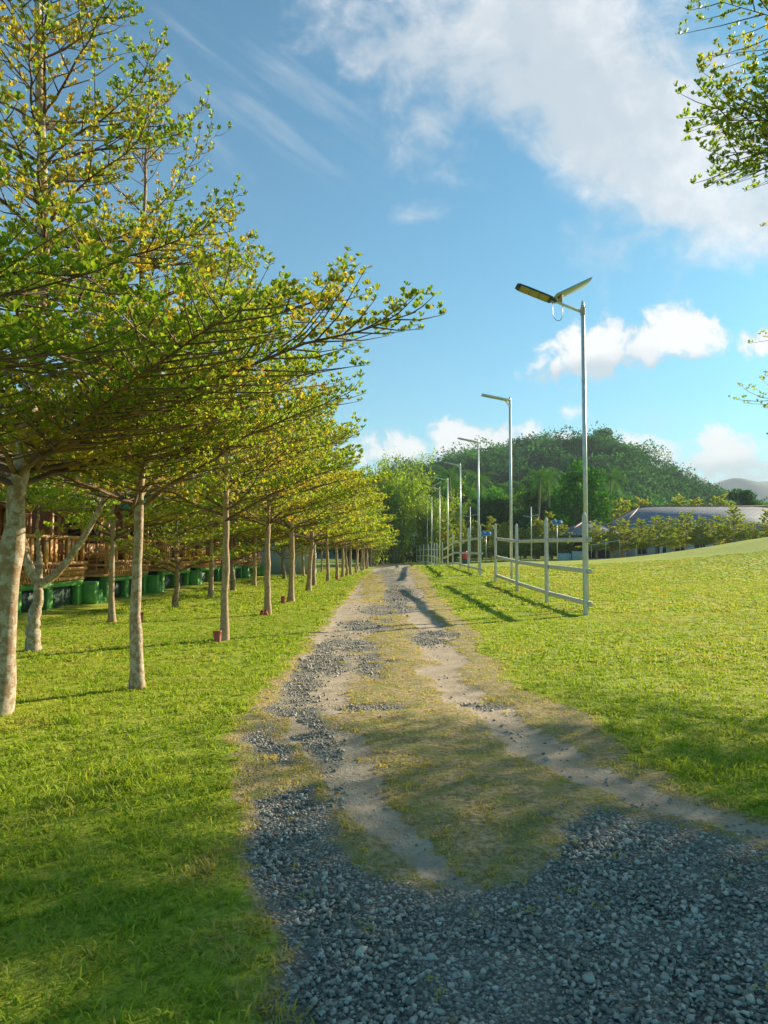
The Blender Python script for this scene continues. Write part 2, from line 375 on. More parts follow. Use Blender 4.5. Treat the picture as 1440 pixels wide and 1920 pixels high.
nx, ny = len(xs), len(ys); idx = np.arange(nx*ny).reshape(ny, nx)
Fq = np.stack([idx[:-1, :-1].ravel(), idx[:-1, 1:].ravel(), idx[1:, 1:].ravel(), idx[1:, :-1].ravel()], 1)
me = mesh_np('ground', np.stack([x_, y_, Z], 1), Fq, M_ground, {'surf': np.stack([g_, d_, t_, np.ones_like(g_)], 1)}, True)
ground = tag(link('ground', me), kind='structure')
def gz(x, y):
    g, d, t = surf(np.array([float(x)]), np.array([float(y)])); return float(gh(x, y))-.022*float(min(1, d[0]+g[0]))*(y < 60)

# ---------------------------------------------------------------- grass blades / gravel (stuff)
rng = np.random.default_rng(7)
def frames(dirv, up):
    a = dirv/(np.linalg.norm(dirv, axis=1, keepdims=True)+1e-9)
    s = np.cross(a, up); s /= np.linalg.norm(s, axis=1, keepdims=True)+1e-9
    return a, s, np.cross(s, a)
def sample(n, y0, y1, pad=1.0, power=1.):
    """points on the ground inside the widened view wedge"""
    u = rng.random(n); y = (y0**2+(y1**2-y0**2)*u)**.5
    x = (rng.random(n)*2-1)*(.56*y+pad); return x, y
def grass_obj():
    VV = []; F4 = []; F3 = []; TI = []; WA = []; base = 0
    for (y0, y1, dens, nb, ln, wd) in ((1.6, 5.5, 560, 8, .060, .0075), (5.5, 10, 340, 9, .056, .009), (10, 18, 130, 12, .066, .014), (18, 34, 36, 14, .10, .026), (34, 66, 9, 16, .12, .05)):
        area = .56*(y1**2-y0**2)+2*(y1-y0); n = int(area*dens); x, y = sample(n, y0, y1)
        g, d, th = surf(x, y)
        p = (1-th)+th*.62*np.clip(1-1.25*d, 0, 1); p = p*np.clip(1-1.5*g, 0, 1)+.012*(g > .5)
        left_thin = 1-.25*(vnoise(x, y, 2.3, 31) > .66)
        keep = rng.random(n) < p*left_thin; keep &= ~((x < -7.6) & (y > 12))
        x, y, th = x[keep], y[keep], th[keep]; n = len(x); z = gh(x, y)-.012
        sz = (.75+.5*rng.random(n))*(1-.45*th)*(.82+.4*fbm(x, y, 1.6, 40, 3))*(1-.25*sstep(9, 16, y)); warm = np.clip(.05+.78*th+.35*(fbm(x, y, .8, 50, 3)-.45)+.15*(vnoise(x, y, 2.6, 55) > .8), 0, 1)
        for qx, qy, qr in ((at(520, 1840, 2.6).x, 2.63, .16), (at(420, 1625, 3.6).x, 3.6, .22), (at(500, 1580, 3.9).x, 3.9, .22), (at(470, 1740, 3.0).x, 3.0, .2)):
            warm = np.maximum(warm, np.clip(1.5-np.hypot(x-qx, y-qy)/qr, 0, 1))
        sz = sz*(1+.55*(vnoise(x, y, 2.1, 33) > .74)*(y < 7)*(th < .3))
        warm = np.clip(warm+.20*sstep(2, 6, x)*sstep(7, 12, y), 0, 1)
        # flat dense lawn in the middle distance is more yellow
        X = np.repeat(np.stack([x, y, z], 1), nb, 0); S = np.repeat(sz, nb); Wm = np.repeat(warm, nb); N = n*nb
        an = rng.random(N)*2*np.pi; el = .25+.95*rng.random(N)**1.1
        X[:, :2] += rng.normal(0, .35*ln, (N, 2))
        D = np.stack([np.cos(an)*np.cos(el), np.sin(an)*np.cos(el), np.sin(el)], 1)
        a, s, nn = frames(D, np.array([[0, 0, 1.]]))
        l = (ln*(.6+.8*rng.random(N))*S)[:, None]; w = (wd*(.7+.6*rng.random(N)))[:, None]
        roll = (rng.random(N)-.5)[:, None]*1.6; s2 = s*np.cos(roll)+nn*np.sin(roll)
        p0 = X; p1 = X+a*l*.55; p2 = X+a*l-np.array([[0, 0, 1.]])*l*.22
        v = np.stack([p0-s2*w*.35, p0+s2*w*.35, p1+s2*w*.5, p1-s2*w*.5, p2], 1).reshape(-1, 3)
        b = base+np.arange(N)*5
        VV.append(v); F4.append(np.stack([b, b+1, b+2, b+3], 1)); F3.append(np.stack([b+3, b+2, b+4], 1)); base += N*5
        ti = np.clip(rng.random(N)*.7+np.repeat(fbm(x, y, .5, 60, 3), nb)*.5, 0, 1)
        TI.append(np.repeat(ti, 5)); WA.append(np.repeat(np.clip(Wm+.35*(rng.random(N) > .86), 0, 1), 5))
    me = mesh_np('grass', np.concatenate(VV), [np.concatenate(F4), np.concatenate(F3)], M_grass, {'tint': np.concatenate(TI), 'warm': np.concatenate(WA)})
    return link('grass', me)
tag(grass_obj(), 'short bright green carpet grass blades covering the lawns and the strip between the wheel tracks', 'grass', kind='stuff')

def stonemat():
    m, t, out = mat('gravel_stone'); P = pos(t)
    n = noise(t, P, 60, 4, .6); a = attr(t, 'tint')
    c = mixc(t, a, (.20, .175, .135), (.70, .61, .48)); c = mixc(t, mth(t, 'MULTIPLY', smooth(t, n, .45, .7), .35), c, (.60, .56, .49))
    prin(t, out, Base_Color=c, Roughness=.75, Normal=bump(t, n, .5, .004)); return m
M_stone = stonemat()
def stones():
    bm_v = []; ph = (1+5**.5)/2
    ico = np.array([(-1, ph, 0), (1, ph, 0), (-1, -ph, 0), (1, -ph, 0), (0, -1, ph), (0, 1, ph), (0, -1, -ph), (0, 1, -ph), (ph, 0, -1), (ph, 0, 1), (-ph, 0, -1), (-ph, 0, 1)])/1.9
    icf = np.array([(0, 11, 5), (0, 5, 1), (0, 1, 7), (0, 7, 10), (0, 10, 11), (1, 5, 9), (5, 11, 4), (11, 10, 2), (10, 7, 6), (7, 1, 8), (3, 9, 4), (3, 4, 2), (3, 2, 6), (3, 6, 8), (3, 8, 9), (4, 9, 5), (2, 4, 11), (6, 2, 10), (8, 6, 7), (9, 8, 1)])
    VV = []; FF = []; TT = []; base = 0
    for (y0, y1, dens, s0) in ((1.7, 4.2, 4300, .0095), (4.2, 7, 2500, .0102), (7, 14, 900, .0115), (14, 30, 150, .017)):
        area = .56*(y1**2-y0**2)+2*(y1-y0); n = int(area*dens); x, y = sample(n, y0, y1)
        g, d, th = surf(x, y); g = g*(.8+.5*(vnoise(x, y, 1.3, 71)-.2))
        keep = rng.random(n) < np.clip(g*1.15-.08, 0, 1)*np.clip(1.75-1.7*fbm(x, y, 1.1, 73, 4), .12, 1)+.035*(d > .3)+.006*th
        x, y = x[keep], y[keep]; n = len(x)
        s = s0*(.45+1.35*rng.random(n)**2.2); big = rng.random(n) > .985; s = np.where(big, s*1.6, s)
        q = rng.normal(size=(n, 3, 3)); q, _ = np.linalg.qr(q)
        sc = np.stack([np.ones(n), .6+.35*rng.random(n), .45+.4*rng.random(n)], 1)
        J = ico[None]*(1+.34*rng.normal(size=(n, 12, 1)))
        v = (J*sc[:, None])@q*s[:, None, None]; v[:, :, 2] *= .8
        v = v+np.stack([x, y, gh(x, y)-.022*(y < 60)+s*.30], 1)[:, None]
        VV.append(v.reshape(-1, 3)); FF.append((icf[None]+(base+np.arange(n)*12)[:, None, None]).reshape(-1, 3)); base += n*12
        TT.append(np.repeat(rng.random(n)**1.6, 12))
    return link('gravel', mesh_np('gravel', np.concatenate(VV), np.concatenate(FF), M_stone, {'tint': np.concatenate(TT)}))
tag(stones(), 'loose blue grey crushed stone gravel spread over the driveway', 'gravel', kind='stuff')

M_dryleaf = simple('dry_leaf', (.30, .13, .05), (.45, .27, .12), 12, .7)
def litter():
    n = 420; x, y = sample(n, 2., 14); k = (x < 1.2) | (rng.random(n) < .25); x, y = x[k], y[k]; n = len(x)
    an = rng.random(n)*6.28; D = np.stack([np.cos(an), np.sin(an), rng.normal(0, .35, n)], 1); a, s, nn = frames(D, np.array([[0, 0, 1.]]))
    l = (.018+.02*rng.random(n))[:, None]; p = np.stack([x, y, gh(x, y)+.022], 1)
    v = np.stack([p, p+a*l*.6+s*l*.35, p+a*l+nn*l*.25, p+a*l*.6-s*l*.35], 1).reshape(-1, 3); b = np.arange(n)*4
    return link('fallen_leaves', mesh_np('fallen_leaves', v, np.stack([b, b+1, b+2, b+3], 1), M_dryleaf))
tag(litter(), 'small dry brown leaves fallen on the lawn and drive', 'fallen leaves', kind='stuff')
#@@TREES@@
# ---------------------------------------------------------------- trees
def leaves_mesh(name, P, tier_w, rnd, leaf, nl, mat_, double, elev=(.5, 1.25), flat=.0):
    """a rosette of nl obovate leaves at every point P"""
    N = len(P)*nl; P2 = np.repeat(P, nl, 0); w2 = np.repeat(tier_w, nl)
    an = np.repeat(rnd.random(len(P))*6.283, nl)+np.tile(np.arange(nl)*2.4, len(P))+rnd.normal(0, .3, N)
    el = elev[0]+(elev[1]-elev[0])*rnd.random(N)
    D = np.stack([np.cos(an)*np.cos(el), np.sin(an)*np.cos(el), np.sin(el)], 1)+rnd.normal(0, .16, (N, 3))
    a, s, nn = frames(D, np.array([[0, 0, 1.]]))
    ro = (rnd.random(N)-.5)[:, None]*1.5; s, nn = s*np.cos(ro)+nn*np.sin(ro), nn*np.cos(ro)-s*np.sin(ro)
    l = (leaf*(.42+.85*rnd.random(N)))[:, None]; w = l*(.24+.12*rnd.random(N))[:, None]
    P2 = P2+D*l*.15
    if double:
        v = np.stack([P2, P2+a*l*.62+s*w+nn*w*.25, P2+a*l*.97+s*w*.55, P2+a*l, P2+a*l*.97-s*w*.55, P2+a*l*.62-s*w+nn*w*.25], 1)
        k = 6; b = np.arange(N)*6; F = np.concatenate([np.stack([b, b+1, b+2, b+3], 1), np.stack([b, b+3, b+4, b+5], 1)])
    else:
        v = np.stack([P2, P2+a*l*.65+s*w*1.15, P2+a*l, P2+a*l*.65-s*w*1.15], 1); k = 4; b = np.arange(N)*4; F = np.stack([b, b+1, b+2, b+3], 1)
    ti = np.repeat(np.clip(rnd.random(N), 0, 1), k); wa = np.repeat(np.clip(w2+.3*(rnd.random(N) > .93), 0, 1), k)
    return mesh_np(name, v.reshape(-1, 3), F, mat_, {'tint': ti, 'warm': wa})

def tiered_meshes(key, seed, H=9., R=4., z0=2.3, tr=.10, tiers=10, nb=6, leaf=.046, subd=.14, rosd=.085, nl=7, double=True, lean=(0, 0), bark=None, leafm=None,
                  slope=(.26, .95), prof=None, sides=4, twigs=True, aims=(), fork=None, dead_in=.12, bend=.05, crook=1.):
    rnd = np.random.default_rng(seed); mb = MB(); br = MB()
    zz = np.linspace(-.15, H, 40); t = zz/H
    wx = crook*bend*np.cumsum(rnd.normal(0, .5, 40)); wy = crook*bend*np.cumsum(rnd.normal(0, .5, 40)); wx -= wx[0]; wy -= wy[0]
    cx = lean[0]*np.minimum(zz, 4.)+wx*.5; cyy = lean[1]*np.minimum(zz, 4.)+wy*.5
    rad = tr*(1-.93*np.clip(t, 0, 1)**.85)*(1+.07*np.array([vnoise(z, 3., 3.1, seed) for z in zz])); rad[0:2] *= 1.35; rad[2] *= 1.12
    for kz in rnd.integers(3, 14, 3): rad[kz] *= 1.13
    mb.tube(np.stack([cx, cyy, zz], 1), rad, 12)
    def tr_at(z): return np.array([np.interp(z, zz, cx), np.interp(z, zz, cyy), z]), float(np.interp(z, zz, rad))
    if prof is None: prof = lambda u: 1-.78*u
    pts = []; wr = []
    def grow(o, az, Ln, sl, r0, u, zj=0.):
        d = np.array([math.cos(az), math.sin(az), 0]); sdv = np.array([-d[1], d[0], 0])
        n = 9; s = np.linspace(0, 1, n); wob = np.cumsum(rnd.normal(0, .018, n))*Ln; wz = np.cumsum(rnd.normal(0, .012, n))*Ln
        bp = o+d*(Ln*s)[:, None]+sdv*wob[:, None]; bp[:, 2] += sl*Ln*(s**.88)+wz*(s > 0)
        br.tube(bp, r0*(1-.88*s**.8), sides, False)
        k = max(3, int(Ln/subd)); side = 1
        for i in range(k):
            si = dead_in+(1-dead_in)*(i+rnd.random()*.8)/k; side = -side
            if si > 1: continue
            b0 = np.array([np.interp(si, s, bp[:, q]) for q in range(3)])
            ang = side*(.55+.45*rnd.random()); l2 = Ln*(.10+.40*(1-si)**.75*min(1, si*3.5))*(.6+.7*rnd.random())
            l2 = min(l2, 1.5); dd = d*math.cos(ang)+sdv*math.sin(ang); e = b0+dd*l2; rise = sl*(.35+.9*rnd.random())*l2; m_ = (b0+e)/2+np.array([0, 0, rise*.3]); e = e+np.array([0, 0, rise])
            if twigs: br.tube([b0, m_, e], [r0*.32*(1-.6*si)+.003, r0*.2*(1-.6*si)+.0025, .002], 3, False)
            q = max(2, int(l2/rosd)); ss = (np.arange(q)+rnd.random(q))/q; ss = ss[(ss > .12) | (rnd.random(q) > .6)]
            pp = b0+(e-b0)*ss[:, None]; spread = .055*l2+.022
            pp = pp+rnd.normal(0, spread*.55, pp.shape)*np.array([1, 1, .55]); pp[:, 2] += .02+.10*rnd.random(len(pp))*min(1, l2+.3)
            pp = np.vstack([pp, e-(e-m_)*.02, e-(e-m_)*.15]); ss = np.append(ss, [1, .95])
            pts.append(pp); wr.append(np.full(len(pp), .0)+.62*(1-si*.75)*(1-.4*ss)+.12*rnd.normal())
        q = max(2, int(Ln*.55/rosd)); ss = .42+.58*(np.arange(q)+rnd.random(q))/q; pp = np.stack([np.interp(ss, s, bp[:, c]) for c in range(3)], 1)
        pp[:, 2] += .01+.07*rnd.random(q); pp += rnd.normal(0, .022, pp.shape); pts.append(pp); wr.append(np.full(q, .08))
    for i in range(tiers):
        u = i/(tiers-1); z = z0+(H*.95-z0)*u**1.02; nbi = max(3, int(round(nb*(1-.35*u)))); a0 = rnd.random()*6.28
        for j in range(nbi):
            zj = z+rnd.normal(0, .10); o, rr = tr_at(min(zj, H*.97)); az = a0+j*6.283/nbi+rnd.normal(0, .22)
            Ln = R*prof(u)*(.68+.42*rnd.random()); sl = slope[0]+(slope[1]-slope[0])*u**1.2+rnd.normal(0, .04)
            grow(o, az, Ln, sl, max(.010, rr*.42), u)
    for (z, az, Ln, sl) in aims:
        o, rr = tr_at(z); grow(o, az, Ln, sl, rr*.5, .1)
    if fork:
        for (z, az, Ln, sl, r) in fork:
            o, rr = tr_at(z); s = np.linspace(0, 1, 8); d = np.array([math.cos(az), math.sin(az), 0])
            bp = o+d*(Ln*s**.8)[:, None]+np.array([0, 0, 1])*(sl*Ln*s**1.25)[:, None]; mb.tube(bp, r*(1-.5*s), 8)
            for q in range(7): grow(bp[-1-(q % 3)], az+(q-3)*.9, R*.55, slope[0]+.1, r*.35, .2)
    P = np.concatenate(pts); Wr = np.concatenate(wr)
    tm = mesh_np(key+'_trunk', np.concatenate(mb.v), [a for a in (mb.f[3], mb.f[4]) if a], bark or M_bark, smooth_=True)
    bm_ = mesh_np(key+'_branches', np.concatenate(br.v), [a for a in (br.f[3], br.f[4]) if a], M_branch, smooth_=True)
    lm = leaves_mesh(key+'_crown', P, Wr, rnd, leaf, nl, leafm or M_leaf, double)
    return tm, bm_, lm
def place_tree(meshes, x, y, label, name='terraced_tree', group=None, rz=0., s=1., tilt=(0, 0), cat='tree', col=None, z=None, sx=None):
    o = empty(name, (x, y, gz(x, y) if z is None else z), label, cat, group); o.rotation_euler = (tilt[0], tilt[1], rz); o.scale = (s if sx is None else sx, s if sx is None else sx, s)
    for nm, me_ in zip(('trunk', 'branch', 'crown'), meshes):
        c = link(nm, me_, o)
        if col: c.color = col
    return o
lin = lambda a, b: (lambda u: a+(b-a)*u)
cone = lambda u: 1-.86*u**.8
TN1 = tiered_meshes('near_a', 11, H=9.2, R=2.95, z0=2.2, tr=.104, tiers=12, nb=7, leaf=.042, subd=.105, rosd=.048, nl=8, lean=(.075, 0), slope=(.28, .95), prof=lambda u: float(np.interp(u, [0, .12, .2, .3, .43, .6, 1], [1, .86, .72, .58, .5, .42, .16])), aims=((2.35, -.10, 3.75, .33), (2.7, -.25, 3.1, .33), (3.1, .05, 2.5, .38), (2.3, -.75, 3.6, .2), (2.5, 1.0, 3.4, .2)))
TN2 = tiered_meshes('near_b', 23, H=7.6, R=3.2, z0=2.15, tr=.088, tiers=10, nb=7, leaf=.046, subd=.125, rosd=.060, nl=8, prof=cone, crook=.7, bark=M_bark, slope=(.3, .9))
TN0 = tiered_meshes('near_low', 29, H=6.8, R=2.5, z0=1.95, tr=.095, tiers=8, nb=6, leaf=.044, subd=.12, rosd=.055, nl=8, prof=cone, slope=(.2, .9), crook=.7, aims=((1.95, .42, 3.3, .20), (2.05, .62, 3.1, .24), (2.15, .25, 3.1, .2), (2.3, .5, 3.2, .27), (2.5, .8, 2.9, .25)))
TN3 = tiered_meshes('near_c', 37, H=7.2, R=3.2, z0=2.1, tr=.088, tiers=11, nb=6, leaf=.062, subd=.155, rosd=.085, nl=8, prof=cone, crook=.6, bark=M_bark3, slope=(.3, .9))
TM1 = tiered_meshes('mid_a', 41, H=7.0, R=3.3, z0=1.85, tr=.085, tiers=11, nb=6, leaf=.09, subd=.2, rosd=.11, nl=7, double=False, prof=cone, crook=.6, leafm=M_leaf, bark=M_bark3)
TM2 = tiered_meshes('mid_b', 43, H=6.7, R=3.2, z0=1.8, tr=.085, tiers=10, nb=6, leaf=.09, subd=.2, rosd=.11, nl=7, double=False, prof=cone, crook=.8, leafm=M_leaf, bark=M_bark3)
TF1 = tiered_meshes('far_a', 51, H=6.9, R=3.3, z0=2.1, tr=.09, tiers=10, nb=6, leaf=.16, subd=.28, rosd=.16, nl=6, double=False, prof=cone, twigs=False, leafm=M_leaf_far, bark=M_bark3)
TF2 = tiered_meshes('far_b', 53, H=6.4, R=3.1, z0=2.0, tr=.085, tiers=9, nb=6, leaf=.16, subd=.28, rosd=.16, nl=6, double=False, prof=cone, twigs=False, leafm=M_leaf_far, crook=1.6, bark=M_bark3)
TY1 = tiered_meshes('young_a', 81, H=6.2, R=2.7, z0=1.3, tr=.08, tiers=10, nb=7, leaf=.20, subd=.3, rosd=.16, nl=6, double=False, prof=lin(1, .25), twigs=False, leafm=M_leaf_far, slope=(.35, .9))
TY2 = tiered_meshes('young_b', 83, H=5.4, R=2.9, z0=1.2, tr=.08, tiers=8, nb=7, leaf=.20, subd=.3, rosd=.16, nl=6, double=False, prof=lin(1, .35), twigs=False, leafm=M_leaf_far, slope=(.3, .8))
TB1 = tiered_meshes('forked', 61, H=2.2, R=2.2, z0=1.9, tr=.11, tiers=3, nb=3, leaf=.075, subd=.2, rosd=.12, nl=6, double=False, prof=lin(.8, .5), bark=M_bark, slope=(.15, .4),
                    fork=((.95, .2, 1.15, 1.6, .06), (1.0, 2.7, .7, 2.6, .07), (1.05, 3.6, .45, 3.4, .05)))
TB2 = tiered_meshes('low', 67, H=4.6, R=2.6, z0=1.1, tr=.09, tiers=7, nb=6, leaf=.09, subd=.24, rosd=.15, nl=6, double=False, prof=lin(1, .3), bark=M_bark2, slope=(.3, .7), crook=1.5)
PI = math.pi
TS = tiered_meshes('sparse', 71, H=9.0, R=3.4, z0=5.1, tr=.12, tiers=9, nb=6, leaf=.042, subd=.11, rosd=.055, nl=8, prof=lin(1, .5), slope=(.12, .6), aims=((5.0, PI+.1, 3.1, .02), (5.1, PI, 3.6, .04), (5.2, PI-.3, 3.5, .06), (5.1, PI+.4, 3.5, .06), (5.0, PI+.25, 3.5, .12), (5.1, PI-.1, 3.7, .14), (5.2, PI+.1, 3.9, .17), (5.3, PI-.22, 3.6, .22), (5.5, PI+.05, 3.5, .25), (5.8, PI+.2, 3.4, .3), (6.1, PI, 3.2, .35)))
TS2 = tiered_meshes('sparse_b', 73, H=8.5, R=3.9, z0=3.6, tr=.12, tiers=8, nb=5, leaf=.048, subd=.26, rosd=.12, nl=6, prof=lin(1, .5), slope=(.12, .5), aims=((2.6, PI+.05, 5.0, .12), (3.3, PI, 5.2, .17), (3.8, PI+.12, 4.8, .20), (4.2, PI-.08, 4.9, .18), (5.9, PI, 5.0, .16)))

ordn = ['first', 'second', 'third', 'fourth', 'fifth', 'sixth', 'seventh', 'eighth', 'ninth', 'tenth', 'eleventh', 'twelfth', 'thirteenth', 'fourteenth', 'fifteenth', 'sixteenth', 'seventeenth', 'eighteenth', 'nineteenth', 'twentieth',
        'twenty-first', 'twenty-second', 'twenty-third', 'twenty-fourth', 'twenty-fifth', 'twenty-sixth']
G1 = 'tiered trees in the row along the left edge of the drive'
rr = random.Random(5)
place_tree(TN1, -3.72, 6.95, 'nearest tiered tree, leaning mottled trunk at the left edge, longest branch reaching over the drive', group=G1)
place_tree(TN2, -2.84, 8.2, 'slim mottled white trunk with a knot, second tree from the camera beside the drive', group=G1, rz=1.0, s=.95, sx=.74)
place_tree(TN3, -2.83, 12.3, 'straight brown trunk with a red pot at its foot, third tree along the drive', group=G1, rz=3.4, sx=.76)
place_tree(TN3, -3.02, 17.5, 'tree with pinkish pots at its foot, fourth along the left side of the drive', group=G1, rz=2.2, sx=.86)
place_tree(TN3, -3.06, 21.8, 'tree beside a lone red pot, fifth along the left side of the drive', group=G1, rz=4.9)
for i, (x, y) in enumerate(((-3.23, 27.5), (-3.47, 31.5), (-3.3, 36), (-3.25, 41), (-3.15, 43.8), (-3.2, 48), (-3.25, 53), (-3.1, 58), (-3.3, 63), (-3.15, 68), (-3.2, 73), (-3.1, 78), (-3.2, 84), (-3.1, 90), (-3.1, 97), (-3.0, 105), (-3.0, 114))):
    ms = (TM1, TM2)[i % 2] if y < 47 else (TF1, TF2)[i % 2]
    place_tree(ms, x, y, 'bare trunked tiered tree, %s from camera in the drive side row' % ordn[i+5], group=G1, rz=rr.random()*6, tilt=(rr.gauss(0, .02), rr.gauss(0, .03)), s=.95+.12*rr.random())
G2 = 'trees of the second row in front of the bamboo cottages'
place_tree(TB1, -5.38, 11.1, 'forked tree with mottled stub trunk dividing low, in front of the nearest bamboo deck', 'forked_tree', G2, rz=0)
place_tree(TM2, -5.95, 15.6, 'knobbly brown trunk standing before the green plinth, second row behind the slim white trunk', group=G2, rz=.7, s=.98, sx=.8)
place_tree(TB2, -5.8, 19.6, 'low bushy dark tree with crooked trunk in front of the cottages', 'spreading_tree', G2, rz=.3, s=.85)
for i, (x, y) in enumerate(((-5.95, 24), (-6.0, 27.5), (-5.9, 31), (-6.1, 35), (-5.9, 39.5), (-6.0, 44), (-6.1, 49), (-5.9, 54), (-6, 60), (-6.1, 67), (-6, 75))):
    ms = (TM1, TB2, TM2)[i % 3] if y < 45 else (TF1, TF2)[i % 2]
    place_tree(ms, x, y, 'dark trunked tree, %s from the camera in the second row before the cottages' % ordn[i+3], group=G2, rz=rr.random()*6, tilt=(0, rr.gauss(0, .03)), s=.88+.14*rr.random())
# the trees right of the drive (only branch ends enter the picture) and the one behind the camera's left shoulder
place_tree(TN0, -4.6, 3.0, 'dark shaded branches of the closest tree entering at the left edge, mid height', group=G1)
G3 = 'trees right of the drive whose branch ends enter at the right edge'
place_tree(TS, 7.05, 7.3, 'sunlit leafy branches hanging into the top right corner of the sky', group=G3, s=1.1, sx=1.03)
place_tree(TS2, 11.3, 12.0, 'thin dark twigs entering halfway up the right edge', group=G3)
place_tree(TS2, 14.0, 8.5, 'tree beyond the right edge that shades the near drive', group=G3, rz=2.4, s=1.1)
place_tree(TN3, 8.0, 5.0, 'tree standing outside the right edge close to the camera', group=G3, rz=1.4, s=1.05)
place_tree(TS2, 9.4, 10.4, 'high crowned tree outside the right edge dappling the left grass', group=G3, rz=2.7, s=1.0)
place_tree(TN2, 8.6, 8.9, 'broad tree outside the right edge shading the gravel', group=G3, rz=.4, s=1.5, sx=1.08)
place_tree(TN2, 11.0, 9.8, 'large tree outside the right edge shading the near grass', group=G3, rz=3.0, s=1.3)
#@@TREES2@@
# ---------------------------------------------------------------- solar street lamps
M_galv = simple('galvanised_steel', (.55, .58, .58), (.72, .73, .71), 9, .42, .35)
M_paintw = simple('weathered_cream_steel', (.80, .77, .68), (.66, .63, .54), 12, .5, .05, .1)
M_rust = simple('rusty_bracket', (.42, .26, .15), (.55, .50, .42), 25, .7)
M_dk = simple('dark_lamp_housing', (.025, .045, .06), (.04, .06, .075), 8, .4)
M_led = simple('yellow_lamp_lens', (.46, .37, .09), (.38, .31, .09), 40, .25)
M_white = simple('grey_backed_panel', (.33, .42, .50), (.40, .48, .55), 5, .45)
def cellmat():
    m, t, out = mat('solar_cells'); co = obj_co(t)
    b = nd(t, 'ShaderNodeTexBrick'); b.offset = 0; b.inputs['Scale'].default_value = 9; b.inputs['Mortar Size'].default_value = .02
    b.inputs['Color1'].default_value = (.012, .03, .09, 1); b.inputs['Color2'].default_value = (.015, .035, .11, 1); b.inputs['Mortar'].default_value = (.3, .35, .4, 1); t.links.new(co, b.inputs[0])
    prin(t, out, Base_Color=b.outputs[0], Roughness=.18); return m
M_cell = cellmat()
def ry(a): return Matrix.Rotation(a, 3, 'Y').to_4x4()
def lamp(x, y, top, label, panel, rz=0.):
    z0 = gz(x, y); h = top-z0; o = empty('street_lamp', (x, y, z0), label, 'street lamp', 'solar street lamps along the fence', rz)
    m = MB(); m.tube([(0, 0, -.1), (0, 0, h*.46), (0, 0, h-.12)], [.055, .054, .047], 12); m.lathe([(.047, h-.12), (.04, h-.06), (.012, h), (0, h)], 12); m.lathe([(.058, h*.74), (.058, h*.74+.04)], 12)
    m.build('pole', M_galv, o, True)
    if panel:
        a = R_(21); RX = Matrix.Rotation(R_(-14), 3, 'X').to_4x4(); u = np.array([-math.cos(a), 0, math.sin(a)]); b0 = np.array([0, 0, h-.30])
        m = MB(); m.tube([b0, b0+u*.86], .034, 10); m.build('arm', M_paintw, o, True)
        m = MB(); m.lathe([(.062, h-.36), (.064, h-.34), (.064, h-.2), (.062, h-.18)], 12); m.tube([(-.02, -.10, h-.34), (-.02, .10, h-.34)], .012, 6); m.tube([(.05, -.07, h-.18), (.05, .07, h-.18)], .01, 6); m.build('clamp', M_rust, o)
        c = b0+u*1.30; Mx = ry(a)@RX; nrm = np.array(Mx.to_3x3())@np.array([0, 0, 1.])
        m = MB(); m.box(c, (.92, .27, .045), bev=.02, M=Mx); m.box(c+nrm*.035-u*.05, (.7, .2, .04), bev=.015, M=Mx); m.box(c-u*.50, (.16, .12, .06), bev=.02, M=Mx); m.box(c+u*.47, (.08, .22, .045), bev=.02, M=Mx); hd = m.build('lamp_head', M_dk, o)
        for k in (-1, 0, 1):
            m = MB(); m.box(c-nrm*.029+u*(k*.26+.02), (.25, .24, .012), M=Mx); m.build('lens', M_led, hd)
        m = MB(); m.tube([b0+u*.60, b0+u*.60+np.array([.04, 0, .22])], .03, 6); m.box(b0+u*.62+np.array([0, 0, .12]), (.06, .16, .2), M=Mx); m.build('bracket', M_rust, o)
        bta = -R_(26); Mp = ry(bta)@Matrix.Rotation(R_(-3), 3, 'X').to_4x4(); pc = b0+u*.34+np.array([.03, 0, .44]); nn_ = np.array(Mp.to_3x3())@np.array([0, 0, 1.])
        m = MB(); m.box(pc, (1.02, .56, .03), bev=.006, M=Mp); pn = m.build('solar_panel', M_white, o)
        m = MB(); m.box(pc+nn_*.021, (.97, .51, .006), M=Mp); m.build('cells', M_cell, pn)
        t_ = np.linspace(0, 1, 13); p0 = b0+u*.82; p1 = b0+u*.55
        cb = np.stack([p0[0]+(p1[0]-p0[0])*t_-.05*np.sin(t_*math.pi*2)*.8, 0*t_+.02, p0[2]+(p1[2]-p0[2])*t_-.46*np.sin(t_*math.pi)**.6], 1)
        m = MB(); m.tube(cb, .008, 5); m.build('cable', M_dk, o, True)
    else:
        a = R_(12); Mx = ry(a); u = np.array([-math.cos(a), 0, math.sin(a)]); nrm = np.array([math.sin(a), 0, math.cos(a)]); c = np.array([-.60, 0, h-.04])
        m = MB(); m.box(c, (1.15, .32, .055), bev=.015, M=Mx); hd = m.build('lamp_head', M_galv, o)
        m = MB(); m.box(c-nrm*.031+u*.08, (.8, .24, .008), M=Mx); m.build('lens', M_white, hd)
        m = MB(); m.box(c+nrm*.031, (1.08, .28, .008), M=Mx); m.build('cells', M_cell, hd)
        m = MB(); m.tube([(0, 0, h-.38), (-.10, 0, h-.30), (-.20, 0, h-.16), (-.26, 0, h-.09)], .022, 8); m.lathe([(.056, h-.42), (.056, h-.3)], 10); m.build('bracket', M_galv, o, True)
    return o
LT = EYE+6.27
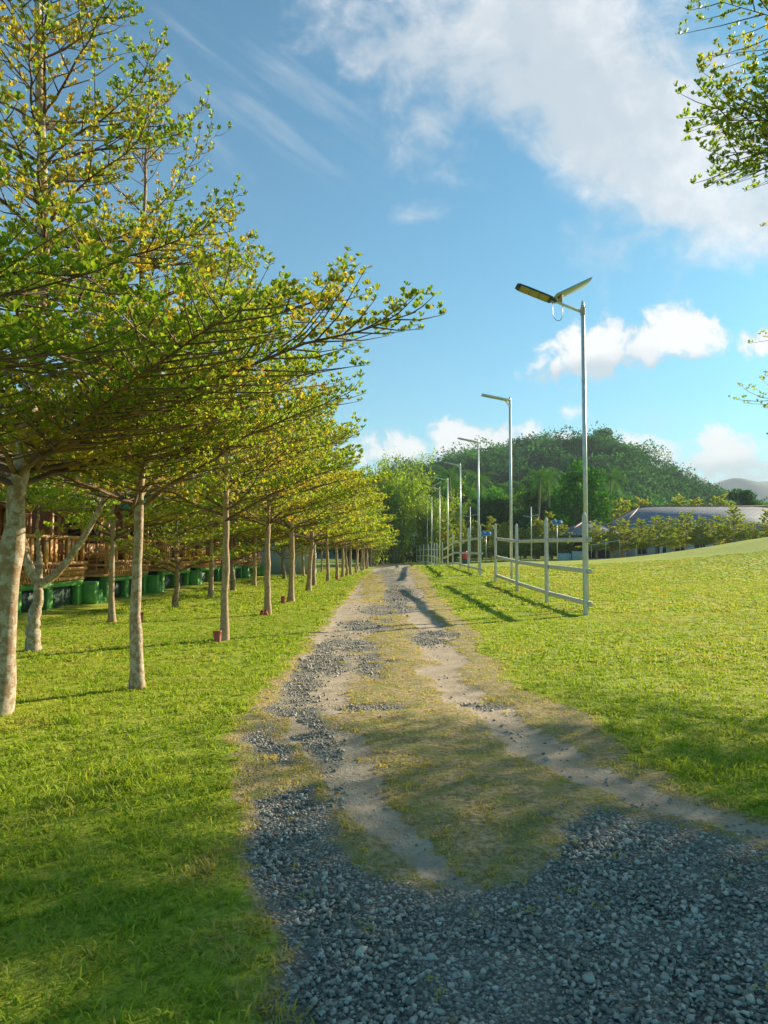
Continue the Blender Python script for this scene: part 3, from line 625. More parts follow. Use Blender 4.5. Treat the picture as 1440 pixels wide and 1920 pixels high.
for i, (x, y, p, lb) in enumerate(((4.70, 18.6, 1, 'nearest and tallest street lamp, yellow lens head and tilted solar panel'),
        (4.66, 30.4, 0, 'second street lamp from the camera, flat bar head, rising behind the near fence'), (4.66, 42.3, 0, 'third street lamp from the camera, flat bar head, near end of the second fence'),
        (4.64, 54, 0, 'fourth street lamp, thick pole in the middle of the second fence'), (4.5, 65.3, 0, 'fifth street lamp, at the far end of the second fence'),
        (4.3, 74, 1, 'sixth street lamp, with a solar panel above its head'), (4.22, 89, 0, 'seventh street lamp from the camera, at the third fence'),
        (4.15, 100, 0, 'eighth street lamp from the camera, in the far cluster'), (3.9, 111, 0, 'ninth street lamp from the camera, in the far cluster'),
        (3.75, 122, 0, 'tenth street lamp from the camera, last but one of the row'), (3.6, 134, 1, 'farthest and lowest street lamp of the row, with small solar panel'))):
    lamp(x, y, LT, lb, p, R_(4) if i == 0 else 0)

# ---------------------------------------------------------------- fences
def fence(pts, label, ext=.16):
    x0, y0 = pts[0]; b = gz(x0, y0); o = empty('fence', (x0, y0, b), label, 'fence', 'post and rail fence sections beside the drive')
    P = [np.array([x-x0, y-y0, gz(x, y)-b]) for x, y in pts]
    for p in P:
        m = MB(); w = .048
        m.poly([(p[0]+i*w*k, p[1]+j*w*k, p[2]+z) for z, k in ((-.12, 1), (2.28, 1), (2.36, .7), (2.40, .12)) for i, j in ((-1, -1), (1, -1), (1, 1), (-1, 1))],
               [(r*4+q, r*4+(q+1) % 4, r*4+4+(q+1) % 4, r*4+4+q) for r in range(3) for q in range(4)]+[(12, 13, 14, 15)])
        m.build('post', M_paintw, o)
    for hz in (.26, 1.02, 1.76):
        m = MB(); ring = []; n = len(P)
        Q = [p.copy() for p in P]; Q[0] = P[0]-(P[1]-P[0])/np.linalg.norm(P[1]-P[0])*ext; Q[-1] = P[-1]+(P[-1]-P[-2])/np.linalg.norm(P[-1]-P[-2])*ext
        V_ = [(q[0]+.05+dx, q[1], q[2]+hz+dz) for q in Q for dx, dz in ((0, -.055), (.07, -.055), (.07, .055), (0, .055))]
        F_ = [(r*4+q, r*4+(q+1) % 4, r*4+4+(q+1) % 4, r*4+4+q) for r in range(n-1) for q in range(4)]+[(3, 2, 1, 0), (n*4-4, n*4-3, n*4-2, n*4-1)]
        m.poly(V_, F_); m.build('rail', M_paintw, o)
    return o
fence([(4.42, 17.6), (4.24, 21.2), (4.27, 26.6), (4.05, 30.6)], 'nearest cream post and rail fence section with four posts, beside the tallest lamp')
fence([(3.97, 35.5), (3.93, 40.7), (4.1, 48), (4.14, 55), (4.0, 65)], 'middle post and rail fence section arching over the rise in the lawn')
fence([(3.72, 68.5), (3.7, 73), (3.72, 79), (3.7, 86), (3.4, 93), (3.15, 99), (2.95, 108)], 'farthest post and rail fence section running down to the end of the drive')

# ---------------------------------------------------------------- red pots
M_clay = simple('red_clay', (.50, .10, .07), (.40, .12, .09), 14, .55)
M_clayin = simple('pot_inside', (.30, .02, .02), (.22, .03, .03), 14, .6)
def pot(px, py, Y, h, tilt, rz, label):
    p = at(px, py, Y); x, y = p.x, Y; o = empty('pot', (x, y, gz(x, y)), label, 'pot', 'small red pots under the row trees'); o.rotation_euler = (tilt, 0, rz)
    r = h*.34; m = MB(); m.lathe([(0, 0), (r*.82, 0), (r*.85, h*.1), (r*.95, h*.5), (r, h*.9), (r*1.12, h*.92), (r*1.12, h), (r*.98, h)], 18); m.build('body', M_clay, o, True)
    m = MB(); m.lathe([(r*.98, h), (r*.9, h*.6), (r*.8, h*.12), (0, h*.12)], 18); m.build('lining', M_clayin, o, True)
    return o
pot(408, 1212, 11.9, .19, -.18, .5, 'open red pot tilted beside the foot of the third tree'); pot(489, 1152, 17.2, .12, .5, .8, 'pale pink low pot lying left of the fourth tree trunk')
pot(501, 1155, 17.3, .12, -.5, 2.2, 'small pot half hidden against the fourth tree trunk'); pot(531, 1130, 21.2, .19, .2, 0, 'red pot left of the fifth tree'); pot(263, 1163, 15.6, .2, .1, 0, 'pinkish pot showing behind the slim white trunk')
pot(632, 1083, 38, .2, .1, 0, 'farthest small pot at the foot of the leaning trunks')

# ---------------------------------------------------------------- cottages
M_bam = simple('bamboo', (.52, .24, .08), (.74, .41, .16), 4, .5, stretch=(1, 1, .3)); M_bam2 = simple('woven_bamboo_panel', (.30, .12, .05), (.46, .20, .08), 20, .6)
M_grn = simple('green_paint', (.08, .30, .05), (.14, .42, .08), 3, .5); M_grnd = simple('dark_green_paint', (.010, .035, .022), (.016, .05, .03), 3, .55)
M_thatch = simple('thatch', (.13, .085, .05), (.23, .16, .10), 18, .95, 0, .6, (1, 1, 5)); M_tealroof = simple('teal_roof_sheet', (.03, .20, .17), (.05, .26, .22), 6, .45); M_redroof = simple('red_roof_sheet', (.42, .07, .04), (.5, .12, .07), 6, .5)
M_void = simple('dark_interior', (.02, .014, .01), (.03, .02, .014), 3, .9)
def cottage(y0, label, roofm, flip=1):
    X0 = -8.75; z = float(gh(X0, y0)); o = empty('bamboo_cottage', (X0, y0, z), label, 'cottage', 'bamboo cottages on green plinths left of the drive')
    LY = 3.7; pz = .68; fz = .86
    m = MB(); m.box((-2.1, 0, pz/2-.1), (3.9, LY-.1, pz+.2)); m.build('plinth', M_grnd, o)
    for yy_ in (-LY/2+.16, -.1, LY/2-.16):
        m = MB(); m.box((-.10, yy_, pz/2-.1), (.22, .30, pz+.24), bev=.01); m.build('pillar', M_grn, o)
    m = MB(); m.box((-.07, 0, pz-.07), (.20, LY-.04, .13)); m.build('coping', M_grn, o)
    m = MB(); ys_ = LY/2+.02
    for k in range(3): m.box((.02, ys_+.15+k*.30, (pz-.06-k*.24)/2-.1), (.62, .298, pz-.06-k*.24+.2))
    m.build('stair', M_grn, o)
    m = MB(); m.box((-2.0, 0, pz+.06), (4.1, LY, .08))
    for k in range(12): m.tube([(-4.0, -LY/2+.15+k*.31, fz), (.08, -LY/2+.15+k*.31, fz)], .045, 6)
    m.build('deck', M_bam, o)
    for (px_, py_) in ((.0, -LY/2+.06), (.0, -.1), (.0, LY/2-.06), (-1.5, LY/2-.06), (-1.5, -LY/2+.06), (-3.9, LY/2-.06), (-3.9, -LY/2+.06)):
        m = MB(); m.tube([(px_, py_, pz), (px_, py_, 3.05)], .06, 8); m.build('post', M_bam, o, True)
    # front railing: two bays of slats and one lattice bay
    m = MB()
    for hz in (fz+.14, fz+.30, fz+.98): m.tube([(.10, -LY/2, hz), (.10, LY/2, hz)], .045, 7)
    m.tube([(.02, -LY/2, fz+.05), (.02, LY/2, fz+.05)], .05, 7)
    for k in range(15):
        yk = -LY/2+.15+k*.25
        if k in (4, 9): m.box((.14, yk+.05, fz+.64), (.05, .16, .7))
        elif k % 5 < 3: m.box((.06, yk, fz+.62), (.02, .16, .62))
    m.build('railing', M_bam, o)
    m = MB()
    for k in range(11):
        a = -LY/2+.1+k*.16; m.tube([(.13, a, fz-.16), (.13, a+.22, fz+.26)], .018, 5); m.tube([(.15, a+.22, fz-.16), (.15, a, fz+.26)], .018, 5)
    m.build('lattice', M_bam, o)
    for s_ in (-1, 1):
        m = MB()
        for hz in (fz+.2, fz+.55, fz+.95): m.tube([(.08, s_*(LY/2-.02), hz), (-1.5, s_*(LY/2-.02), hz)], .035, 6)
        for k in range(6): m.tube([(-.05-k*.25, s_*(LY/2-.02), fz), (-.05-k*.25, s_*(LY/2-.02), fz+.95)], .022, 5)
        m.build('side_railing', M_bam, o)
    m = MB(); m.box((-2.7, 0, 1.95), (2.4, LY-.15, 2.15)); wl = m.build('wall', M_bam2, o)
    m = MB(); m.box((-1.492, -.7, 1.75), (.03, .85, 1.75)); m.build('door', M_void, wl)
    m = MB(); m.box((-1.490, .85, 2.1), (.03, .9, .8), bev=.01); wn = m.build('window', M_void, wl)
    m = MB()
    for q in ((.38, 0, .06, .9), (1.32, 0, .06, .9)): m.box((-1.465, q[0], 2.1), (.04, .06, .92))
    for q in (1.67, 2.53): m.box((-1.465, .85, q), (.04, 1.0, .06))
    m.build('frame', M_bam, wn)
    m = MB(); m.box((-1.2, .6, fz+.30), (.5, 2., .08)); m.box((-1.38, .6, fz+.62), (.06, 2., .5)); m.box((-1.2, -.3, fz+.12), (.45, .07, .3)); m.box((-1.2, 1.5, fz+.12), (.45, .07, .3)); m.build('bench', M_bam, o)
    e = LY/2+.35; m = MB(); V_ = []
    for (dz, sc) in ((0, 1), (.10, 1)):
        V_ += [(.55, -e, 2.75+dz), (.55, e, 2.75+dz), (-2.0, e, 4.35+dz), (-2.0, -e, 4.35+dz), (-4.55, e, 2.75+dz), (-4.55, -e, 2.75+dz)]
    m.poly(V_, [(6, 9, 8, 7), (9, 11, 10, 8), (0, 1, 2, 3), (3, 2, 4, 5), (0, 6, 7, 1), (4, 10, 11, 5), (0, 3, 9, 6), (3, 5, 11, 9), (1, 7, 8, 2), (2, 8, 10, 4)]); rf = m.build('roof', roofm, o)
    m = MB()
    for s_ in (-1, 1):
        m = MB(); m.poly([(.05, s_*(e-.3), 2.9), (-2.0, s_*(e-.3), 4.25), (-4.05, s_*(e-.3), 2.9)], [(0, 1, 2)])
        m.build('gable', M_bam2, rf)
    return o
for i, (y, rf, lb) in enumerate(((13.6, M_redroof, 'bamboo cottage with red roof sheets cut by the left edge'), (18.9, M_thatch, 'thatched bamboo cottage with slatted balcony behind the forked tree'), (24.3, M_tealroof, 'bamboo cottage with teal roof behind the slim white trunk'),
        (29.7, M_thatch, 'bamboo cottage with lattice railing behind the low bushy tree'), (35.1, M_redroof, 'reddish bamboo cottage left of the brown straight trunk'), (40.5, M_thatch, 'sixth bamboo cottage, glimpsed between trunks'), (46, M_redroof, 'seventh bamboo cottage, glimpsed between trunks'))):
    cottage(y, lb, rf)
M_bwall = simple('pale_blue_wall', (.42, .50, .55), (.5, .57, .6), 3, .7)
o = empty('shed', (-8.2, 56, float(gh(-8.2, 56))), 'pale blue grey shed seen between the far trunks of the row', 'shed')
m = MB(); m.box((0, 0, 1.3), (4, 4, 2.8)); m.build('wall', M_bwall, o); m = MB(); m.box((0, 0, 2.8), (4.6, 4.6, .14), bev=.03); m.build('roof', M_galv, o); m = MB(); m.box((2.01, 0, 1.0), (.06, .9, 2.)); m.build('door', M_void, o)
#@@REST@@
# ---------------------------------------------------------------- broadleaf, bamboo, palm
def crown_cards(name, seed, clumps, n, leaf, mat_, jitter=.35, up=.25):
    """leaf sprays scattered in lumpy clumps; clumps = [(centre, radius)]"""
    rnd = np.random.default_rng(seed); vol = np.array([r**2 for _, r in clumps]); pick = rnd.choice(len(clumps), n, p=vol/vol.sum())
    C_ = np.array([c for c, _ in clumps])[pick]; Rr = np.array([r if np.ndim(r) else r for _, r in clumps])[pick]
    d = rnd.normal(size=(n, 3)); d /= np.linalg.norm(d, axis=1, keepdims=True); rad = (.55+.5*rnd.random(n)**.6)[:, None]
    P = C_+d*rad*Rr[:, None]*np.array([1, 1, .72])
    D = d*.6+rnd.normal(0, .6, (n, 3))+np.array([0, 0, up]); a, s, nn = frames(D, np.array([[.1, .2, 1.]]))
    l = (leaf*(.6+.8*rnd.random(n)))[:, None]; w = l*.42
    v = np.stack([P, P+a*l*.5+s*w, P+a*l+nn*l*.15, P+a*l*.5-s*w], 1).reshape(-1, 3); b = np.arange(n)*4
    ti = np.clip(.5*rnd.random(n)+.5*rnd.random(len(clumps))[pick], 0, 1)
    return mesh_np(name, v, np.stack([b, b+1, b+2, b+3], 1), mat_, {'tint': np.repeat(ti, 4), 'warm': np.repeat(.6*rnd.random(n)**3, 4)})
def broadleaf(key, seed, H, R, n=6000, leaf=.30, zb=.25, mat_=None, squat=1.):
    rnd = np.random.default_rng(seed); cl = []
    for k in range(26):
        th = rnd.random()*6.28; u = rnd.random(); rr_ = R*(.25+.65*math.sqrt(rnd.random()))*(1-.45*u); cl.append(((rr_*math.cos(th), rr_*math.sin(th), H*(zb+.08+(.86-zb)*u)), R*(.22+.2*rnd.random())))
    mb = MB(); mb.tube([(0, 0, -.2), (.05, .02, H*.3), (-.06, .05, H*.6), (0, 0, H*.85)], [R*.075, R*.055, R*.035, R*.01], 8)
    for c, r in cl[:14]:
        z = max(H*.16, c[2]-R*.5); mb.tube([(0, 0, z), (c[0]*.5, c[1]*.5, (z+c[2])/2-.1), c], [R*.03, R*.02, R*.008], 5)
    tm = mesh_np(key+'_trunk', np.concatenate(mb.v), [a for a in (mb.f[3], mb.f[4]) if a]+[[g] for g in mb.other], M_bark2, smooth_=True)
    return tm, crown_cards(key+'_crown', seed, cl, n, leaf, mat_ or M_leaf_dark)
def place2(ms, x, y, label, name='broadleaf_tree', group=None, rz=0., s=1., col=(1, 1, 1, 1), sz=None):
    o = empty(name, (x, y, float(gh(x, y))), label, 'tree', group, rz); o.scale = (s, s, sz or s)
    for nm, m_ in zip(('trunk', 'crown'), ms): c = link(nm, m_, o); c.color = col
    return o
BL1 = broadleaf('broad_a', 101, 11, 4.6, 9000, .34); BL2 = broadleaf('broad_b', 102, 9, 3.8, 8000, .30, .12); BL3 = broadleaf('broad_c', 103, 13, 4.2, 9000, .34, .3); BUSH = broadleaf('bush', 104, 3.2, 2.4, 5000, .2, .0)
def palm(key, seed, H):
    rnd = np.random.default_rng(seed); mb = MB(); mb.tube([(0, 0, -.2), (.15, 0, H*.4), (.5, .1, H*.8), (.7, .15, H)], [.2, .15, .13, .12], 8)
    V_ = []; top = np.array([.7, .15, H]); b = 0; FF = []
    fr = MB()
    for k in range(20):
        az = k*2.4; e0 = 1.2-1.7*k/20; Ln = 3.4+.6*rnd.random(); p = top.copy(); el = e0; pl = [p.copy()]
        for q in range(12):
            p = p+Ln/12*np.array([math.cos(az)*math.cos(el), math.sin(az)*math.cos(el), math.sin(el)]); el -= .16; pl.append(p.copy())
        fr.tube(pl, np.linspace(.035, .01, 13), 3, False); sd = np.array([-math.sin(az), math.cos(az), 0])
        for q in range(1, 13):
            for r_ in (0, .5):
                c = pl[q-1]*(1-r_)+pl[q]*r_; f = (pl[q]-pl[q-1])/np.linalg.norm(pl[q]-pl[q-1]); ll = .85*math.sin(math.pi*min(1, (q+r_)/13*.9+.08))
                for s_ in (-1, 1):
                    e = c+(sd*s_*.8+f*.5+np.array([0, 0, -.45]))*ll; fr.add([c, c+f*.05, e], [(0, 1, 2)])
    me_ = mesh_np(key+'_crown', np.concatenate(fr.v), [a for a in (fr.f[3], fr.f[4]) if a], M_leaf_dark, {'tint': np.full(sum(len(v) for v in fr.v), .7), 'warm': np.full(sum(len(v) for v in fr.v), .2)})
    tm = mesh_np(key+'_trunk', np.concatenate(mb.v), [a for a in (mb.f[3], mb.f[4]) if a]+[[g] for g in mb.other], M_bark2, smooth_=True)
    return tm, me_
PA1, PA2 = palm('palm_a', 5, 11), palm('palm_b', 6, 13)
def bamboo(key, seed, H, R, nc=46, n=15000, leaf=.34):
    rnd = np.random.default_rng(seed); mb = MB(); P = []
    for k in range(nc):
        th = rnd.random()*6.28; r0 = .9*rnd.random(); hh = H*(.6+.42*rnd.random()); out = R*(.35+.75*rnd.random()); s = np.linspace(0, 1, 12)
        bx = (r0+out*s**2.3)*math.cos(th); by = (r0+out*s**2.3)*math.sin(th); bz = hh*(s-.18*s**4*2.1*rnd.random()); mb.tube(np.stack([bx, by, bz], 1), .05*(1-.9*s)+.006, 5)
        m_ = n//nc; u = .12+.88*rnd.random(m_)**.8; pp = np.stack([np.interp(u, s, bx), np.interp(u, s, by), np.interp(u, s, bz)], 1)+rnd.normal(0, 1, (m_, 3))*(.65*(1.15-u)+.12)[:, None]; P.append(pp)
    P = np.concatenate(P); P[:, 2] = np.maximum(P[:, 2], .1); N = len(P); D = rnd.normal(0, .6, (N, 3))+np.array([0, 0, -.35]); a, s, nn = frames(D, np.array([[.1, .1, 1.]])); l = (leaf*(.6+.7*rnd.random(N)))[:, None]; w = l*.2
    v = np.stack([P, P+a*l*.5+s*w, P+a*l, P+a*l*.5-s*w], 1).reshape(-1, 3); b = np.arange(N)*4
    me_ = mesh_np(key+'_foliage', v, np.stack([b, b+1, b+2, b+3], 1), M_bamboo_leaf, {'tint': np.repeat(np.clip(rnd.random(N)*.6+.5*vnoise(P[:, 0]+P[:, 1], P[:, 2], .8, 3), 0, 1), 4), 'warm': np.repeat(.5*rnd.random(N), 4)})
    tm = mesh_np(key+'_culms', np.concatenate(mb.v), [a for a in (mb.f[3], mb.f[4]) if a]+[[g] for g in mb.other], M_bamboo_leaf_stem, smooth_=True)
    return tm, me_
M_bamboo_leaf_stem = simple('bamboo_culm', (.16, .20, .05), (.30, .30, .09), 3, .5)
BA = bamboo('clump_a', 9, 15.5, 4.6); BB = bamboo('clump_b', 10, 12.5, 4.4)
def place3(ms, x, y, label, rz, s, g='bamboo clumps at the end of the drive'):
    o = empty('bamboo_clump', (x, y, float(gh(x, y))), label, 'bamboo', g, rz); o.scale = (s, s, s); link('culm', ms[0], o); link('foliage', ms[1], o)
place3(BA, .2, 99, 'tallest bamboo clump with arching plume tops behind the last row trees', .4, 1.16); place3(BB, 4.6, 103, 'yellow green bamboo clump behind the far lamps', 2.0, 1.0); place3(BB, -3.5, 108, 'bamboo clump behind the end of the tree row', 4.0, 1.2)
place3(BB, 8.2, 110, 'low bamboo clump right of the far lamps', 3.3, .82)
rw = random.Random(12)
# undergrowth closing the end of the drive
for i, (x, y, s) in enumerate(((-2.6, 121, 1.), (-.6, 118, 1.1), (1.6, 119, .95), (3.8, 116, .8), (6.4, 118, .8), (-5.5, 118, 1.2))):
    place2(BUSH, x, y, 'dark rounded bush closing the end of the drive, %s from left' % ordn[[1, 2, 3, 4, 5, 0][i]], 'bush', 'bushes at the end of the drive', rw.random()*6, s, (.7, .9, .7, 1))
# feathery tiered trees across the lawn
k = 0
for i, px in enumerate((838, 866, 893, 921, 948, 975, 1003, 1029, 1058)):
    Y = 96+rw.random()*8; x = at(px, 1040, Y).x
    place_tree((TY1, TF2)[i % 2], x, Y, 'dull green tiered tree behind the fence line, %s from left across the lawn' % ordn[i], group='tiered trees at the far side of the lawn behind the fences', rz=rw.random()*6, s=.78+.32*rw.random(), z=float(gh(x, Y))-.9)
# young bright tiered trees before the long roof
for i, px in enumerate((1118, 1147, 1172, 1203, 1232, 1262, 1288, 1318, 1348, 1379, 1408, 1440, 1472)):
    Y = 90+rw.random()*6; x = at(px, 1040, Y).x; s = .62+.26*rw.random()+(.12 if i in (2, 6) else 0)
    place_tree((TY2, TY1)[i % 2], x, Y, 'young bright tiered tree before the long grey roof, %s from left' % ordn[i], group='young tiered trees in front of the long building', rz=rw.random()*6, s=s*.97, z=float(gh(x, Y)))
for i, px in enumerate((1148, 1172, 1206, 1276, 1306, 1352)):
    Y = 128+rw.random()*6; x = at(px, 1040, Y).x
    place_tree(TY1, x, Y, 'tiered treetop showing above the long grey roof, %s from left' % ordn[i], group='tiered trees behind the long building', rz=rw.random()*6, s=1.45+.2*rw.random())
# broadleaf wood edge
n_ = 0
LAB = 'broadleaf tree of the wood beyond the lawn, %s from left, %s'
for row, (Y0, pxs, sc) in enumerate(((122, range(800, 1120, 30), .82), (145, range(790, 1130, 30), 1.05), (150, range(1130, 1600, 42), 1.12), (185, range(800, 1600, 40), 1.2))):
    for i, px in enumerate(pxs):
        Y = Y0+rw.random()*14; x = at(px+rw.uniform(-10, 10), 1000, Y).x; c = rw.choice(((1.2, 1.2, 1, 1), (1.9, 1.7, 1, 1), (.8, 1., 1, 1), (2.6, 2.1, .8, 1), (1.5, 1.9, 1., 1)))
        place2((BL1, BL2, BL3)[rw.randrange(3)], x, Y, LAB % (ordn[i] if i < len(ordn) else 'last', ('front rank', 'second rank', 'rank behind the building', 'rear rank')[row]), group='broadleaf trees of the wood beyond the lawn', rz=rw.random()*6, s=sc*(.85+.5*rw.random())*(.74 if px > 1215 and Y > 140 else 1), col=c)
place2(BL2, at(1085, 1000, 108).x, 108, 'large dark round tree with bright green top, rising behind the nearest lamp pole', rz=1., s=1.28, col=(.95, 1.35, .7, 1), sz=1.5)
for i, (px, Y, ms) in enumerate(((853, 112, PA1), (1008, 117, PA1), (1034, 119, PA1), (1142, 121, PA1), (897, 121, PA1))):
    x = at(px, 1000, Y).x; o = place2(ms, x, Y, ('coconut palm behind the fourth street lamp', 'left one of the paired coconut palms before the hill', 'right one of the paired coconut palms before the hill', 'coconut palm left of the long roof', 'coconut palm between the third and second lamp poles')[i], 'palm_tree', 'coconut palms before the hill', rw.random()*6, 1.18, (1.5, 1.6, 1.1, 1))
# trees behind the cottages
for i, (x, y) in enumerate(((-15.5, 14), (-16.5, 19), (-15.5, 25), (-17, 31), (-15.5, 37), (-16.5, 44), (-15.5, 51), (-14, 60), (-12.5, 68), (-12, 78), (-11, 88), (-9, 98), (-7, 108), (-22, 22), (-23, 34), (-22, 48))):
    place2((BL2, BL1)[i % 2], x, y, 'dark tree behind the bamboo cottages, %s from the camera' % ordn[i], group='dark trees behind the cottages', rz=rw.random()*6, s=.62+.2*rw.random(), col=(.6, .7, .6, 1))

# ---------------------------------------------------------------- long building and pavilion
def rooftile():
    m, t, out = mat('grey_roof_tiles'); co = obj_co(t); b = nd(t, 'ShaderNodeTexBrick'); b.inputs['Scale'].default_value = 1.; b.inputs['Brick Width'].default_value = 1.1; b.inputs['Row Height'].default_value = .42; b.inputs['Mortar Size'].default_value = .05
    b.inputs['Color1'].default_value = (.27, .28, .30, 1); b.inputs['Color2'].default_value = (.35, .36, .38, 1); b.inputs['Mortar'].default_value = (.12, .10, .11, 1); t.links.new(co, b.inputs[0])
    prin(t, out, Base_Color=b.outputs[0], Roughness=.7); return m
M_tile = rooftile(); M_ridge = simple('brown_ridge_cap', (.24, .13, .09), (.3, .17, .12), 4, .7); M_plaster = simple('white_plaster', (.62, .64, .64), (.72, .73, .72), 2, .8); M_glass = simple('dark_window_glass', (.02, .03, .035), (.03, .04, .05), 2, .1)
def hip(o, w, d, ze, rise, ridge, nm='roof', mt=None):
    x, y = w/2, d/2; r = ridge/2; t_ = .18
    m = MB(); m.poly([(-x, -y, ze), (x, -y, ze), (x, y, ze), (-x, y, ze), (-r, 0, ze+rise), (r, 0, ze+rise), (-x, -y, ze-t_), (x, -y, ze-t_), (x, y, ze-t_), (-x, y, ze-t_)],
           [(0, 1, 5, 4), (1, 2, 5), (2, 3, 4, 5), (3, 0, 4), (0, 6, 7, 1), (1, 7, 8, 2), (2, 8, 9, 3), (3, 9, 6, 0), (9, 8, 7, 6)]); rf = m.build(nm, mt or M_tile, o)
    m = MB(); m.tube([(-r-.1, 0, ze+rise+.04), (r+.1, 0, ze+rise+.04)], .14, 6)
    for a, b in (((-r, 0), (-x, -y)), ((r, 0), (x, -y)), ((-r, 0), (-x, y)), ((r, 0), (x, y))): m.tube([(a[0], a[1], ze+rise+.03), (b[0], b[1], ze+.05)], .11, 6)
    m.build('ridge_cap', M_ridge, rf)
bx = at(1318, 1000, 112).x; bz = float(gh(bx, 106))-.3
o = empty('long_building', (bx, 112, bz), 'long low white building under a grey tiled hip roof beyond the young trees', 'building')
m = MB(); m.box((0, 0, 2.1), (25, 11, 4.4)); w_ = m.build('wall', M_plaster, o); hip(o, 29, 14, 4.6, 3.5, 18.5)
for k in range(9):
    m = MB(); m.box((-11+k*2.75, -5.52, 1.9), (1.5, .08, 1.7)); f = m.build('window', M_glass, w_)
    m = MB(); [m.box((-11+k*2.75+q, -5.57, 1.9), (.09, .07, 1.86)) for q in (-.79, 0, .79)]; [m.box((-11+k*2.75, -5.57, q), (1.49, .06, .09)) for q in (1.02, 2.78)]; m.build('frame', M_plaster, f)
for k in range(8):
    m = MB(); m.box((-12.2+k*3.5, -6.9, 2.1), (.35, .35, 4.6), bev=.02); m.build('column', M_plaster, o)
bx = at(1110, 1000, 99).x; o = empty('pavilion', (bx, 100, float(gh(bx, 100))-.2), 'open sided pavilion with a low grey roof right of the nearest lamp pole', 'pavilion')
hip(o, 8.4, 8, 3.6, 1.7, 1.6); m = MB(); m.box((0, 0, .15), (7, 6.6, .5)); m.build('floor', M_plaster, o)
for i in (-3.3, 0, 3.3):
    for j in (-3, 3): m = MB(); m.box((i, j, 2.0), (.32, .32, 3.2), bev=.02); m.build('column', M_ridge, o)
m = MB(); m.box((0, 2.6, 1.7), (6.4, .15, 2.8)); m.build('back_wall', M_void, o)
bx = at(1068, 1050, 95).x; o = link('m', None) if False else empty('low_wall', (bx, 95, float(gh(bx, 95))-.1), 'low pale blue block wall at the far edge of the lawn left of the pavilion', 'wall')
m = MB(); m.box((-.7, 0, .5), (1.7, .3, 1.05), bev=.02); m.box((1.1, 0, .62), (1.6, .28, 1.3), bev=.02); m.build('wall_block', M_bwall, o); m = MB(); m.box((-.7, 0, 1.06), (1.8, .4, .07)); m.build('coping', M_dk, o)
# rail line before the building
o = empty('handrail', (at(1150, 1040, 90).x, 90, float(gh(30, 90))), 'thin sloping handrail below the pavilion roof', 'handrail')
m = MB(); m.tube([(-2.6, 0, 1.4), (.8, 0, 2.0)], .04, 5); m.build('rail', M_plaster, o)
for q in (-2.6, -.9, .8):
    m = MB(); m.tube([(q, 0, -.1), (q, 0, 1.4+(q+2.6)*.176)], .035, 5); m.build('post', M_plaster, o)

# ---------------------------------------------------------------- small far things
def twin(px, Y, top, label, heads):
    x = at(px, 1040, Y).x; z = float(gh(x, Y)); h = at(px, top, Y).z-z; o = empty('street_lamp', (x, Y, z), label, 'street lamp', 'small solar lamps across the lawn')
    m = MB(); m.tube([(0, 0, 0), (0, 0, h)], .05, 8); m.build('pole', M_galv, o, True)
    if heads == 2:
        for s_ in (-1, 1): m = MB(); m.box((s_*.5, 0, h-1.05+.06*s_), (.8, .3, .07), bev=.01, M=ry(-.12*s_)); m.build('lamp_head', M_white, o)
    else:
        m = MB(); m.box((0, -.15, h), (1.15, .06, .62), bev=.01, M=Matrix.Rotation(-.6, 3, 'X').to_4x4()); pn = m.build('solar_panel', M_white, o)
        m = MB(); [m.box((q, -.19, h+.03), (.50, .04, .54), M=Matrix.Rotation(-.6, 3, 'X').to_4x4()) for q in (-.27, .27)]; m.build('cells', M_bluecell, pn)
        m = MB(); m.box((-.1, -.2, h-.55), (.4, .2, .08)); m.build('lamp_head', M_white, o)
M_bluecell = simple('blue_cells', (.03, .16, .38), (.05, .2, .45), 8, .3)
twin(882, 88, 950, 'thin twin headed lamp pole across the lawn behind the second fence', 2); twin(996.5, 86, 950, 'thin twin headed lamp pole between the near fence posts', 2)
twin(1045, 86, 980, 'low pole with two bright blue solar panels left of the nearest lamp', 1); twin(911.5, 90, 1001, 'low pole with a small dark blue panel in the gap right of the second fence', 1); twin(776.5, 118, 1003, 'low solar pole behind the farthest lamps', 1)
M_red = simple('red_plastic', (.62, .02, .02), (.5, .03, .03), 5, .4); M_bluep = simple('blue_plastic', (.05, .16, .3), (.08, .2, .36), 5, .5)
x = at(871.5, 1040, 86).x; o = empty('barrel', (x, 86, float(gh(x, 86))-.02), 'bright red barrel on a dark stand behind the second fence', 'barrel')
m = MB(); m.lathe([(0, .62), (.26, .62), (.28, .75), (.27, 1.0), (.29, 1.1), (.28, 1.45), (.25, 1.52), (0, 1.52)], 16); m.build('body', M_red, o, True); m = MB(); m.box((0, 0, .3), (.5, .5, .62), bev=.02); m.build('stand', M_dk, o)
x = at(740, 1050, 112).x; o = empty('drum', (x, 112, float(gh(x, 112))), 'blue drum standing at the end of the drive', 'drum')
m = MB(); m.lathe([(0, 0), (.38, 0), (.4, .1), (.38, .45), (.41, .5), (.38, .55), (.4, 1.0), (.37, 1.1), (0, 1.1)], 16); m.build('body', M_bluep, o, True); m = MB(); m.lathe([(.39, 1.1), (.41, 1.13), (.39, 1.17), (0, 1.17)], 16); m.build('lid', M_dk, o)
